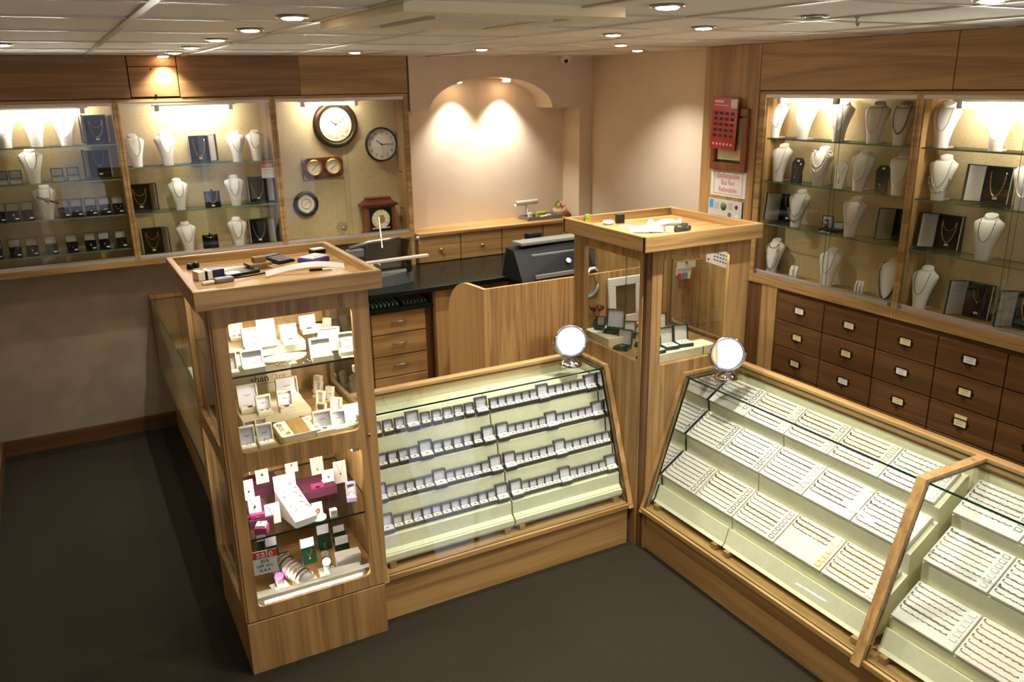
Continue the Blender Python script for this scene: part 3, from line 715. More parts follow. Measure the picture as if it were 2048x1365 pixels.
def case_nodes(side=-1, w=.125, h=.165, d=.034, lw=.10, ang=78):
    "upright open necklace case; lid hinged on side -1 (viewer's left) or +1"
    n = []; L = Matrix.Rotation(R(-6), 4, 'X')
    b = MB(); b.box(-w/2, w/2, .012, d, 0, h, 0, L)
    for q in ((-w/2, -w/2+.004, 0, .012, 0, h), (w/2-.004, w/2, 0, .012, 0, h), (-w/2+.004, w/2-.004, 0, .012, 0, .004), (-w/2+.004, w/2-.004, 0, .012, h-.004, h)): b.box(*q, 0, L)
    n.append(('shell', b.mesh('shell', [BLACKB]), -1))
    b = MB(); b.box(-w/2+.006, w/2-.006, .004, .0118, .006, h-.006, 0, L); n.append(('velvet_pad', b.mesh('velvet_pad', [BLACK]), -1))
    b = MB(); xr = w/2 if side < 0 else -w/2; b.box(xr-.0025, xr+.0025, -.002, -.0002, .002, h-.002, 0, L); n.append(('rim', b.mesh('rim', [ALU]), -1))
    H = L @ Matrix.Translation((side*w/2, -.001, 0)) @ Matrix.Rotation(R(ang)*(1 if side < 0 else -1), 4, 'Z')
    xs = (-lw, 0) if side < 0 else (0, lw)
    b = MB(); b.box(xs[0], xs[1], 0.001, .010, 0, h, 0, H); n.append(('lid', b.mesh('lid', [BLACKB]), -1))
    b = MB(); b.box(xs[0]+.004, xs[1]-.004, -.003, .0008, .004, h-.004, 0, H); n.append(('lid_lining', b.mesh('lid_lining', [GSATIN]), 3))
    b = MB(); b.box(-.010, .010, .0025, .0038, .018, .028, 0, L); n.append(('price_tag', b.mesh('price_tag', [WHITE]), -1))
    return n
CASEL, CASER = case_nodes(-1), case_nodes(1)
CV = {'gold': [('necklace', chain_v(.075, .10, .035, .0022, GOLD, .0005, True), -1)], 'silver': [('necklace', chain_v(.078, .105, .03, .0024, SILVER, .0005), -1)], 'silver pendant': [('necklace', chain_v(.06, .075, .075, .0011, SILVER, .0005, False, 30, .005), -1)], 'gold link': [('necklace', chain_v(.07, .11, .03, .0030, GOLD, .0005), -1)]}
def ncase(M, where, nk, side, grp):
    M = Matrix.Translation((0, 0, .0038)) @ M
    place(CASEL if side < 0 else CASER, 'necklace_case', 'open upright black necklace case, '+where, 'jewellery case', M, 'open black necklace cases '+grp)
    place(CV[nk], 'necklace', nk+' necklace in black case, '+where, 'necklace', M @ Matrix.Rotation(R(-6), 4, 'X'), 'necklaces in cases '+grp)
def pbox_nodes():
    w = .064; n = []; A = Matrix.Translation((0, 0, .0108)) @ Matrix.Rotation(R(-32), 4, 'X'); B = Matrix.Translation((0, .030, .063)) @ Matrix.Rotation(R(-6), 4, 'X')
    b = MB(); b.box(-w/2, w/2, .004, .02, 0, .062, 0, A); b.box(-w/2, w/2, .0, .036, 0, .0002); b.box(-w/2, w/2, .012, .036, .0003, .012); n.append(('base', b.mesh('base', [BLACKB]), -1))
    b = MB(); b.box(-w/2+.003, w/2-.003, 0, .004, .002, .056, 0, A); b.prism([(-.007, .056), (.007, .056), (.004, .063), (-.004, .063)], 1, 0, .004, 0, A); n.append(('velvet_pad', b.mesh('velvet_pad', [BLACK]), -1))
    b = MB(); b.box(-w/2, w/2, .004, .012, 0, .044, 0, B); b.box(-w/2, -w/2+.0025, -.008, .004, 0, .044, 0, B); b.box(w/2-.0025, w/2, -.008, .004, 0, .044, 0, B); b.box(-w/2+.0025, w/2-.0025, -.008, .004, .0415, .044, 0, B); n.append(('lid', b.mesh('lid', [BLACKB]), -1))
    b = MB(); b.box(-w/2+.003, w/2-.003, .001, .0038, 0, .0412, 0, B); n.append(('lid_lining', b.mesh('lid_lining', [GSATIN]), 2))
    b = MB(); b.box(.008, .026, -.0012, -.0002, .004, .010, 0, A); n.append(('price_tag', b.mesh('price_tag', [WHITE]), -1))
    return n
PBOX = pbox_nodes()
def pend(k):
    b = MB(); A = Matrix.Translation((0, 0, .0108)) @ Matrix.Rotation(R(-32), 4, 'X')
    if k == 0: b.ball((0, -.002, .026), .005, 8, 0, A)
    elif k == 1: b.box(-.0015, .0015, -.003, -.0003, .015, .038, 0, A); b.box(-.006, .006, -.003, -.0003, .028, .031, 0, A)
    elif k == 2:
        for x, z in ((-.015, .038), (.015, .04), (0, .024)): b.ball((x, -.002, z), .0045, 8, 0, A)
    elif k == 3: b.tube([(.004*math.cos(a), -.0015, .028+.008*math.sin(a)) for a in [i*math.pi/6 for i in range(12)]], .0015, 5, 0, True, A)
    elif k == 4: b.tube([(-.016, -.0015, .042), (-.006, -.0015, .034), (.004, -.0015, .026), (.014, -.0015, .016)], .002, 6, 0, False, A)
    return b.mesh('pendant', [GOLD if k in (1,) else SILVER])
PEND = [pend(k) for k in range(5)]; PEN = ['round silver pendant', 'gold cross pendant', 'silver pendant set', 'silver loop pendant', 'silver drop pendant']
def pbox(M, where, k, grp):
    place(PBOX, 'pendant_box', 'black pendant box, '+where, 'jewellery box', M, 'open black pendant boxes '+grp)
    place([('pendant', PEND[k], -1)], 'pendant', PEN[k]+' in box, '+where, 'pendant', M, 'pendants in boxes '+grp)
# ---- contents, farthest cabinet
YP = 5.640
def X_(px, py, y=YP): return at(px, py, 1, y)[0]
SH1 = ['top shelf', 'second shelf', 'third shelf', 'lowest shelf']
g1, g2 = 'in the farthest wall cabinet', 'in the wall cabinet beside the clocks'
for i, (px, nk) in enumerate(((12, 'dark'), (75, 'dark'), (135, 'pearl'))):
    bust(pose(X_(px, 294), YP-.03, B1S[0], 0, 0, .97), ordn(i+1)+' along the top shelf of the '+KA, nk, g1)
ncase(pose(X_(199, 291), 5.700, B1S[0]), 'top shelf of the '+KA, 'gold', -1, g1)
ncase(pose(X_(206, 362), 5.700, B1S[1]), 'second shelf of the '+KA, 'silver pendant', -1, g1)
bust(pose(X_(70, 366), YP-.03, B1S[1], 0, 0, .97), 'second shelf of the '+KA, 'silver', g1)
def small_box_nodes():
    n = []; b = MB(); b.box(-.033, .033, 0, .045, 0, .028); n.append(('base', b.mesh('base', [BXG]), -1))
    b = MB(); b.box(-.028, .028, -.001, 0, .004, .024); n.append(('front_label', b.mesh('front_label', [GSATIN]), -1))
    L = Matrix.Translation((0, .045, .028)) @ Matrix.Rotation(R(-10), 4, 'X')
    b = MB(); b.box(-.033, .033, -.006, .006, 0, .05, 0, L); n.append(('lid', b.mesh('lid', [BLACKB]), -1))
    b = MB(); b.box(-.027, .027, -.0075, -.0062, .006, .044, 0, L); n.append(('lid_lining', b.mesh('lid_lining', [GREYPL]), 2)); return n
SBOX = small_box_nodes()
for i, px in enumerate((5, 34, 118, 150)):
    place(SBOX, 'jewellery_box', 'small open charcoal box, %s along the second shelf of the %s' % (ordn(i+1), KA), 'jewellery box', pose(X_(px, 369), YP-.02, B1S[1]), 'small charcoal boxes '+g1)
bust(pose(X_(97, 442), YP-.03, B1S[2], R(-6), 0, .97), 'third shelf of the '+KA, 'silver', g1)
t = thing('wristwatch', 'black strap wristwatch slung across the bust on the third shelf, farthest wall cabinet', 'watch', None, M=pose(X_(97, 442)+.012, YP-.035, B1S[2]+.115, 0, 0) @ Matrix.Rotation(R(22), 4, 'Y'))
b = MB(); b.box(-.055, -.014, -.012, -.009, -.006, .006); b.box(.014, .065, -.012, -.009, -.006, .006); obj('strap', b, DARKPL, t)
b = MB(); b.lathe([(.015, 0), (.015, .006), (.012, .008), (.0005, .008)], 18, 0, Matrix.Translation((0, -.008, 0)) @ FACE); obj('case', b, STEEL, t)
for i, px in enumerate((1, 29, 58, 130, 156, 185, 213, 239)):
    pbox(pose(X_(px, 440 if px < 100 else 433), YP-.03, B1S[2]), ordn(i+1)+' along the third shelf of the '+KA, (3, 3, 0, 4, 0, 2, 1, 2)[i] if i != 6 else 0, g1)
for i, px in enumerate((-4, 35, 69, 106, 148, 185, 213, 247)):
    pbox(pose(X_(px, 520 if px < 90 else 508), YP-.03, B1S[3]), ordn(i+1)+' along the lowest shelf of the '+KA, (0, 0, 1, 0, 2, 1, 3, 0)[i], g1)
# ---- contents, cabinet beside the clocks
FZ = 1.199
for i, (px, py, nk, rz, s) in enumerate(((277, 333, 'gold', 8, .95), (338, 331, 'dark', 4, .98), (474, 324, 'skew silver', -10, .93), (512, 322, 'silver', -14, .93))):
    bust(pose(X_(px, py), YP-.03, B2S[0], R(rz), 0, s), ordn(i+1)+' along the top shelf of the '+KB, nk, g2)
ncase(pose(X_(406, 328), 5.700, B2S[0]), 'top shelf of the '+KB, 'gold link', 1, g2)
for i, (px, py, nk, rz) in enumerate(((363, 421, 'silver', 3), (472, 412, 'gold', -8))):
    bust(pose(X_(px, py), YP-.03, B2S[1], R(rz), 0, .93), ordn(i+1)+' along the middle shelf of the '+KB, nk, g2)
ncase(pose(X_(287, 426), 5.700, B2S[1]), 'first on the middle shelf of the '+KB, 'gold', 1, g2)
ncase(pose(X_(523, 408), 5.700, B2S[1]), 'last on the middle shelf of the '+KB, 'silver', 1, g2)
for i, (px, py, nk, rz) in enumerate(((380, 503, 'fine gold', 6), (478, 493, 'gold', -6))):
    bust(pose(X_(px, py), YP-.03, FZ, R(rz), 0, .95), ordn(i+1)+' on the floor of the '+KB, nk, g2)
ncase(pose(X_(312, 510), 5.700, FZ), 'first on the floor of the '+KB, 'gold', 1, g2)
ncase(pose(X_(526, 488), 5.700, FZ), 'last on the floor of the '+KB, 'silver', 1, g2)
def easel_nodes():
    A = Matrix.Rotation(R(-14), 4, 'X'); n = []
    b = MB(); b.box(-.048, .048, 0, .008, 0, .105, 0, A); b.cbox(-.006, .006, 0, .006, .1051, .117, .002, 0, A); n.append(('board', b.mesh('board', [BLACK]), -1))
    b = MB(); b.box(-.02, .02, .045, .05, 0, .07); n.append(('strut', b.mesh('strut', [BLACKB]), -1))
    b = MB(); b.box(-.009, .009, -.0015, -.0002, .008, .016, 0, A); n.append(('price_tag', b.mesh('price_tag', [WHITE]), -1)); return n
EAS = easel_nodes(); EV = [('necklace', chain_v(.06, .07, .028, .0022, GOLD, -.0042), -1)]; EV2 = [('necklace', chain_v(.05, .02, .085, .002, SILVER, -.0042), -1)]
for (px, py, zz, wh, v, nn) in ((426, 417, B2S[1], 'middle shelf of the '+KB, EV, 'gold link'), (422, 499, FZ, 'floor of the '+KB, EV2, 'short silver')):
    M = pose(X_(px, py), YP-.03, zz, R(-6))
    place(EAS, 'necklace_easel', 'small black velvet necklace easel, '+wh, 'necklace stand', M); place(v, 'necklace', nn+' necklace on the black easel, '+wh, 'necklace', M @ Matrix.Rotation(R(-14), 4, 'X'))
def sale_sign(M, w, h, lab, lines=()):
    t = thing('sale_sign', lab, 'sign', None, M=M)
    b = MB(); b.box(-w/2, w/2, 0, .0012, 0, h); obj('card', b, WHITE, t)
    b = MB(); b.box(-w/2, w/2, -.0006, 0, h*.68, h); obj('red_band', b, RED, t)
    b = MB(); put_text(b, 'sale', w*.46, 0, -.0012, h*.85, 0, None, .0004, 1.0); obj('lettering', b, WHITE, t)
    if lines:
        b = MB()
        for i, s in enumerate(lines): put_text(b, s, w*(.22 if i == 0 else .18), 0, -.0006, h*(.54-.19*i), 0, None, .0004)
        obj('handwriting', b, INK, t)
    else:
        b = MB()
        for i in range(2): b.box(-w*.25, w*.25, -.0006, 0, h*(.5-.18*i), h*(.53-.18*i))
        obj('handwriting', b, INKG, t)
sale_sign(pose(at(537, 358, 1, 5.60)[0], 5.592, at(537, 356, 1, 5.592)[2]), .084, .098, 'small red and white sale card inside the glass of the cabinet beside the clocks')

# ---- clocks
def dial_clock(name, lab, x, z, r, y, face, rim, nums, h, m_, roman=False, parent_depth=.03):
    t = thing(name, lab, 'clock', None, (x, y, z)); D = FACE
    b = MB()
    if roman: b.lathe([(r*.99, 0), (r, .010), (r*.95, .024), (r*.86, .030), (r*.80, .026), (r*.76, .014), (r*.73, .020), (r*.70, .012)], 48, 0, D, True, False)
    else: b.lathe([(r, 0), (r, .018), (r*.96, .026), (r*.90, .024), (r*.89, .012)], 48, 0, D, True, False)
    obj('rim', b, rim, t)
    fr = r*.705 if roman else r*.895
    b = MB(); b.lathe([(fr, .0), (fr, .011), (.0005, .011)], 48, 0, D, False); obj('dial', b, face, t)
    b = MB()
    for k, s in enumerate(nums):
        a = R(90-30*(k+1)); rr = fr*.80
        T = Matrix.Translation((rr*math.cos(a), -.0115, rr*math.sin(a)))
        if roman: T = T @ Matrix.Rotation(-(a-R(90)), 4, 'Y')
        v, f = text_geo(s, fr*(.24 if roman else .30), .0004); b.add(v, f, 0, False, T @ FACE)
    obj('numerals', b, INK, t)
    for nm, ang, ln, wd in (('hour_hand', 90-30*h-m_/2, fr*.45, .0032), ('minute_hand', 90-6*m_, fr*.72, .0024)):
        b = MB(); T = Matrix.Translation((0, -.013, 0)) @ Matrix.Rotation(-R(ang), 4, 'Y'); b.box(-fr*.08, ln, -.0008, 0, -wd, wd, 0, T); obj(nm, b, INK, t)
    b = MB(); T = Matrix.Translation((0, -.0146, 0)) @ Matrix.Rotation(R(80), 4, 'Y'); b.box(-fr*.1, fr*.75, -.0004, 0, -.0007, .0007, 0, T); b.lathe([(.005, 0), (.005, .002), (.0005, .002)], 10, 0, Matrix.Translation((0, -.0142, 0)) @ FACE); obj('second_hand', b, INK, t)
    return t
ARAB = [str(i) for i in range(1, 13)]; ROM = ['I', 'II', 'III', 'IIII', 'V', 'VI', 'VII', 'VIII', 'IX', 'X', 'XI', 'XII']
YK = 5.737
dial_clock('wall_clock', 'large dark bronze wall clock with a cream roman numeral dial', 1.748, 1.960, .158, YK, CLOCKF, BRONZE, ROM, 10, 10, True)
dial_clock('wall_clock', 'black rimmed white wall clock with plain arabic numerals', 2.070, 1.812, .119, YK, WHITE, DARKPL, ARAB, 10, 15)
t = thing('weather_station', 'mahogany wall plaque with two round brass dials', 'barometer', None, (1.636, YK, 1.676)); t.rotation_euler = (0, R(-1), 0)
b = MB(); b.cbox(-.140, .140, -.022, 0, -.068, .068, .006); obj('plaque', b, MAHO, t)
for sx in (-1, 1):
    b = MB(); b.lathe([(.054, .022), (.056, .030), (.050, .040), (.044, .040), (.042, .032)], 36, 0, Matrix.Translation((sx*.066, 0, .004)) @ FACE, True, False); o = obj('brass_bezel', b, BRASS, t)
    b = MB(); b.lathe([(.044, .022), (.044, .033), (.0005, .033)], 32, 0, Matrix.Translation((sx*.066, 0, .004)) @ FACE, False); o2 = obj('dial', b, CLOCKF, t)
    b = MB(); T = Matrix.Translation((sx*.066, -.0345, .004)) @ Matrix.Rotation(R(-40), 4, 'Y'); b.box(-.03, .034, -.0006, .0005, -.0014, .0014, 0, T); obj('needle', b, INK, o2)
for sx in (-1, 1):
    for sz in (-1, 1):
        b = MB(); b.box(min(sx*.14, sx*.118), max(sx*.14, sx*.118), -.0235, -.022, min(sz*.068, sz*.062), max(sz*.068, sz*.062)); b.box(min(sx*.14, sx*.134), max(sx*.14, sx*.134), -.0235, -.022, min(sz*.0615, sz*.046), max(sz*.0615, sz*.046)); obj('corner_mount', b, BRASS, t)
t = thing('barometer', 'small round black rimmed barometer with a silvery dial', 'barometer', None, (1.497, YK, 1.437))
b = MB(); b.lathe([(.086, 0), (.087, .014), (.078, .024), (.066, .024), (.062, .016)], 40, 0, FACE, True, False); obj('rim', b, DARKPL, t)
b = MB(); b.lathe([(.063, 0), (.063, .016), (.0005, .016)], 36, 0, FACE, False); o2 = obj('dial', b, CLOCKF, t)
b = MB(); b.lathe([(.064, .016), (.060, .022), (.056, .017)], 36, 0, FACE, True, False); b.lathe([(.036, .0165), (.034, .0185), (.032, .0165)], 32, 0, FACE, True, False); obj('dial_rings', b, SILVER, t)
b = MB(); b.box(-.02, .03, -.0188, -.0178, -.0012, .0012, 0, Matrix.Rotation(R(-38), 4, 'Y')); obj('needle', b, INK, o2)
# mantel clock
t = thing('mantel_clock', 'brown wooden mantel clock with a square brass centred dial', 'clock', None, (1.995, 5.66, FZ))
b = MB(); b.box(-.112, .112, -.035, .05, .012, .195); b.cbox(-.122, .122, -.045, .055, 0, .014, .003); obj('case', b, WALNUT, t)
b = MB(); b.cbox(-.132, .132, -.05, .058, .1955, .213, .004); b.add([(-.118, -.04, .213), (.118, -.04, .213), (.118, .052, .213), (-.118, .052, .213), (-.085, -.025, .245), (.085, -.025, .245), (.085, .04, .245), (-.085, .04, .245)], [(0, 1, 5, 4), (1, 2, 6, 5), (2, 3, 7, 6), (3, 0, 4, 7), (4, 5, 6, 7)]); b.cbox(-.09, .09, -.03, .045, .2455, .254, .002); obj('pediment', b, MAHO, t)
b = MB(); b.box(-.083, .083, -.038, -.0352, .018, .185); obj('dial_recess', b, DARKPL, t)
b = MB(); b.lathe([(.066, 0), (.066, .002), (.0005, .002)], 36, 0, Matrix.Translation((0, -.0382, .102)) @ FACE, False); b.box(-.066, .066, -.0388, -.0382, .036, .042); dl = obj('dial', b, CLOCKF, t)
b = MB()
for k, s in enumerate(ROM):
    a = R(90-30*(k+1)); v, f = text_geo(s, .017, .0004); b.add(v, f, 0, False, Matrix.Translation((.054*math.cos(a), -.0405, .102+.054*math.sin(a))) @ Matrix.Rotation(-(a-R(90)), 4, 'Y') @ FACE)
obj('numerals', b, INK, dl)
b = MB(); b.lathe([(.03, 0), (.03, .001), (.0005, .001)], 24, 0, Matrix.Translation((0, -.0404, .102)) @ FACE, False)
for a in (R(55), R(235), R(320)): b.box(0, .04, -.0425, -.0416, -.002, .002, 0, Matrix.Translation((0, 0, .102)) @ Matrix.Rotation(-a, 4, 'Y'))
obj('hands', b, BRASS, dl)
t = thing('glass_ornament', 'small clear glass ornament with a dark round clock in it, on the clock cabinet floor', 'ornament', None, (1.712, 5.64, FZ))
b = MB(); b.lathe([(.03, 0), (.034, .006), (.024, .014), (.012, .022), (.03, .036), (.042, .066), (.03, .098), (.0005, .106)], 12, 0, None, False); obj('crystal', b, glassmat('crystal', (.9, .92, .9, 1), 1.8), t)
b = MB(); b.lathe([(.018, 0), (.018, .004), (.0005, .004)], 20, 0, Matrix.Translation((0, -.045, .066)) @ FACE); obj('clock_dial', b, CHROME, t)
# ================================================================== CONTENTS OF THE TALL LIT TOWER
def obox(w, d, hb, hl, mb, mp, ml, mlin, ang=10, text=True, jewel=None, th=.005):
    n = []
    b = MB(); b.cbox(-w/2, w/2, 0, d, 0, hb, .0015); n.append(('base', b.mesh('base', [mb]), -1))
    b = MB(); b.box(-w/2+.004, w/2-.004, .004, d-.006, hb+.0002, hb+.003)
    n.append(('pad', b.mesh('pad', [mp]), -1))
    if jewel:
        b = MB()
        if jewel == 'ring': b.tube([(.008*math.cos(a), d*.45, hb+.008+.008*math.sin(a)) for a in [i*math.pi/5 for i in range(11)]], .0012, 5, 0)
        elif jewel == 'pendant':
            b.lathe([(.010, 0), (.010, .002), (.0005, .002)], 14, 0, Matrix.Translation((0, d*.35, hb+.003))); b.tube([(-.018, d*.85, hb+.004), (0, d*.5, hb+.004), (.018, d*.85, hb+.004)], .0008, 4)
        else:
            for x in (-.010, .010): b.ball((x, d*.45, hb+.006), .0035, 8)
        n.append(('jewel', b.mesh('jewel', [GOLD if jewel == 'ring' else SILVER]), 1))
    L = Matrix.Translation((0, d, hb)) @ Matrix.Rotation(R(-ang), 4, 'X')
    b = MB(); b.box(-w/2, w/2, 0, .006, 0, hl, 0, L)
    for q in ((-w/2, -w/2+th, -.012, 0, 0, hl), (w/2-th, w/2, -.012, 0, 0, hl), (-w/2+th, w/2-th, -.012, 0, hl-th, hl)): b.box(*q, 0, L)
    n.append(('lid', b.mesh('lid', [ml]), -1)); li = len(n)-1
    b = MB(); b.box(-w/2+th, w/2-th, -.002, -.0002, .001, hl-th, 0, L)
    if text: b.box(-w*.18, w*.18, -.0026, -.002, hl*.46, hl*.50, 1, L); b.box(-w*.1, w*.06, -.0026, -.002, hl*.40, hl*.42, 1, L)
    n.append(('lid_lining', b.mesh('lid_lining', [mlin, INKG]), li))
    return n
def crop(ox, oy, s): return lambda x, y: (ox+x/s, oy+y/s)
def fit(cf, x0, x1, yt, yb, z, ymin=2.918):
    "base point on height z, and width/height in metres of a thing spanning that part of the photo"
    px, py = cf((x0+x1)/2, yb); P = at(px, py, 2, z)
    if P.y < ymin: P = at(px, py, 1, ymin)
    dep = (P-CAM).dot(fwd); k = dep/FPX
    a, c = cf(x0, yt), cf(x1, yb); return P, (c[0]-a[0])*k, (c[1]-a[1])*k
fa, fb, fc_, fd = crop(430, 620, 6.827), crop(440, 740, 7.062), crop(480, 910, 7.877), crop(490, 1030, 7.185)
IV = (CREAM, CREAMP, CREAM, LINING)
def ivory(cf, x0, x1, yt, yb, z, lab, rz=0, jewel='ring', dk=.62, text=True, mats=IV, ymin=2.918, grp='ivory boxes in the tall lit tower', hb=None):
    P, w, H = fit(cf, x0, x1, yt, yb, z, ymin); w *= .93 if abs(rz) < 15 else .74
    if abs(z-.9755) < .001: P.y = max(P.y, 3.112)
    if abs(z-.9255) < .001 and rz == 0: P.y = min(P.y, 3.05)
    d = w*dk; hb = hb or min(.022, w*.26); hl = max(.024, (H-.36*d-hb*.9)/.93)
    place(obox(w, d, hb, hl, *mats, ang=10, text=text, jewel=jewel), 'jewellery_box', lab, 'jewellery box', pose(P.x, P.y, z+.0006, R(rz)), grp)
b = MB(); b.cbox(.47, .76, 3.10, 3.40, 1.223, 1.262, .002); o = tag(obj('display_riser', b, CREAM), 'ivory display riser on the upper glass shelf of the tall lit tower', 'display riser')
Z1, Z1R = 1.2225, 1.2625
ivory(fa, 150, 345, 580, 900, Z1, 'open ivory box at the front corner post end of the upper glass shelf')
ivory(fa, 400, 720, 560, 885, Z1, 'open ivory box beside the oval tray, towards the dark floor side')
ivory(fa, 275, 425, 555, 800, Z1, 'small open ivory box behind the two front ivory boxes of the upper shelf')
ivory(fa, 1330, 1640, 410, 740, Z1, 'open ivory box beside the oval tray, next to the purple stand', -6)
ivory(fa, 1440, 1740, 305, 630, Z1, 'open ivory box half hidden behind the front one near the purple stand', -10, ymin=3.03)
ivory(fa, 1705, 1990, 335, 665, Z1, 'open ivory box at the lock side end of the upper glass shelf', -8, ymin=2.93)
ivory(fa, 410, 640, 250, 560, Z1R, 'upright ivory box on the upper riser, nearest the front edge', jewel='ear')
ivory(fa, 620, 880, 130, 500, Z1R, 'large plain ivory box in the middle of the upper riser', jewel=None, text=False)
ivory(fa, 930, 1170, 195, 480, Z1R, 'ivory box with a pendant on the upper riser near the purple stand', jewel='pendant')
ivory(fa, 215, 420, 190, 430, Z1R, 'ivory box far back on the upper riser, on the dark floor side', jewel='ear')
ivory(fa, 1190, 1420, 70, 330, Z1R, 'ivory box far back beside the upper riser, tilted pendant card inside', jewel='pendant')
ivory(fa, 1300, 1450, 200, 440, Z1, 'ivory box turned sideways, first of the upper shelf side row', -48, ymin=3.14)
ivory(fa, 1430, 1570, 125, 350, Z1, 'ivory box turned sideways, second of the upper shelf side row', -48, ymin=3.26)
ivory(fa, 1540, 1680, 235, 460, Z1, 'ivory box turned sideways, close to the tower side pane', -50, ymin=3.10)
t = thing('display_tray', 'long oval ivory tray of earrings on the upper shelf of the lit tower', 'display tray', None, M=pose(*(at(*fa(970, 735), 2, Z1)+Vector((0, .018, .0004))), R(4)))
b = MB(); N = 40
def lensp(a, rx, ry): return (rx*math.cos(a), ry*math.sin(a)*(1-.35*abs(math.cos(a))))
vs = []; 
for (sx, z) in ((.86, .0), (1.0, .010), (1.0, .016), (.93, .018)):
    for k in range(N): q = lensp(2*math.pi*k/N, .092*sx, .038*sx); vs.append((q[0], q[1]+.02, z))
fs = [(i*N+k, i*N+(k+1) % N, (i+1)*N+(k+1) % N, (i+1)*N+k) for i in range(3) for k in range(N)]+[list(range(N)), list(range(3*N, 4*N))]
b.add(vs, fs, 0, False); obj('tray_body', b, CREAM, t)
b = MB()
for x, y in ((-.04, .02), (-.015, .025), (.012, .012), (.03, .022), (.046, .018), (.0, .03)): b.tube([(x+.004*math.cos(a), y+.004*math.sin(a), .0195) for a in [i*math.pi/3 for i in range(6)]], .0009, 4, 0, True)
obj('earrings', b, SILVER, t)['kind'] = 'stuff'
P = at(*fa(1080, 775), 2, Z1); place(obox(.026, .02, .012, .001, CREAM, CREAMP, CREAM, LINING, text=False, jewel='ear')[:3], 'earring_block', 'tiny ivory earring block in front of the oval tray', 'jewellery block', pose(P.x, P.y, Z1+.0006))
t = thing('earring_stand', 'small purple T shaped earring stand on the upper shelf', 'earring stand', None, M=pose(*at(*fa(1225, 530), 2, Z1)))
b = MB(); b.lathe([(.009, 0), (.009, .003), (.0025, .005), (.0018, .032), (.0018, .034)], 12); obj('stem', b, PURPLE, t)
b = MB(); b.cbox(-.013, .013, -.002, .002, .0342, .0375, .0008); obj('crossbar', b, PURPLE, t)
for i, (x, y) in enumerate(((850, 770), (880, 745), (960, 765), (1210, 745), (1265, 700), (1300, 720))):
    P = at(*fa(x, y), 2, Z1); b = MB(); b.ball((0, 0, .004), .0035, 8); b.tube([(.004*math.cos(a), .006+.004*math.sin(a), .0015) for a in [k*math.pi/4 for k in range(8)]], .0011, 4, 0, True)
    o = tag(obj('earring', b, SILVER), 'loose silver earring on the upper shelf, '+ordn(i+1)+' from the dark floor side', 'earring', 'loose earrings on the upper shelf'); o.location = (P.x, P.y, Z1+.001)
# middle compartment
Z2, Z2R = .9255, .9755
b = MB(); b.cbox(.490, .760, 3.108, 3.36, .9255, .975, .002); tag(obj('display_riser', b, CREAM), 'ivory display block on the middle shelf of the tall lit tower', 'display riser')
t = thing('brand_board', 'cream display board with handwritten style logo at the back of the tower', 'sign', None, M=pose(.585, 3.440, .9256, 0, R(-4)))
b = MB(); b.box(-.135, .185, 0, .006, 0, .262); obj('board', b, CREAM, t)
b = MB(); put_text(b, 'shan', .044, .050, -.0006, .090, 0, None, .0004); put_text(b, 're', .036, .146, -.0006, .090, 1, None, .0004); b.tube([(.113+.011*math.cos(a), -.0006, .090+.011*math.sin(a)) for a in [k*math.pi/8 for k in range(16)]], .0011, 4, 1, True); b.box(.05, .13, -.0006, 0, .066, .069, 1); obj('lettering', b, [INK, INKG], t)
for (x0, x1, yt, yb, z, lab, rz, jw, ym) in (
    (320, 550, 860, 1205, Z2, 'open ivory ring box at the front corner of the middle shelf', 0, 'ring', 2.92), (565, 805, 820, 1150, Z2, 'open ivory ring box beside the big ivory tray, dark floor side', 0, 'ring', 2.92),
    (1365, 1660, 620, 965, Z2, 'open ivory box beside the big ivory tray, lock side', 0, 'pendant', 2.92), (1600, 1835, 610, 918, Z2, 'open ivory ring box second from the big tray, lock side', -4, 'ring', 2.92), (1775, 2060, 540, 885, Z2, 'open ivory box at the lock side end of the middle shelf', -4, 'ear', 2.92),
    (375, 565, 720, 1035, Z2, 'small ivory ring box behind the front corner ring box, middle shelf', 0, 'ring', 2.96), (430, 640, 600, 830, Z2, 'small ivory ring box close before the ivory block, middle shelf', 0, 'ring', 2.99),
    (300, 600, 210, 620, Z2R, 'large ivory box with a round pendant on the ivory block', 0, 'pendant', 2.92), (550, 775, 370, 660, Z2R, 'ivory box on the front edge of the ivory block', 0, 'ear', 2.92),
    (845, 1170, 110, 465, Z2R, 'large ivory box at the back of the ivory block under the logo', 0, 'pendant', 2.92), (885, 1115, 335, 640, Z2R, 'ivory box with a stone pendant on the front of the ivory block', 0, 'pendant', 2.92),
    (1300, 1490, 480, 730, Z2, 'sideways ivory box nearest the front in the side row of the middle shelf', -46, 'ear', 2.99), (1500, 1720, 400, 650, Z2, 'sideways ivory box holding a white card, side row of the middle shelf', -40, 'pendant', 3.02),
    (1305, 1465, 310, 600, Z2, 'sideways ivory box, third from the front in the middle side row', -50, 'ear', 3.10), (1445, 1595, 245, 480, Z2, 'sideways ivory box against the tower side, middle shelf side row', -50, 'ear', 3.16),
    (1265, 1430, 170, 410, Z2, 'sideways ivory box, second from the back in the middle side row', -54, 'ear', 3.24), (1260, 1425, 85, 320, Z2, 'sideways ivory box farthest back in the middle side row', -54, 'ear', 3.33)):
    ivory(fb, x0, x1, yt, yb, z, lab, rz, jw, .62, True, IV, ym)
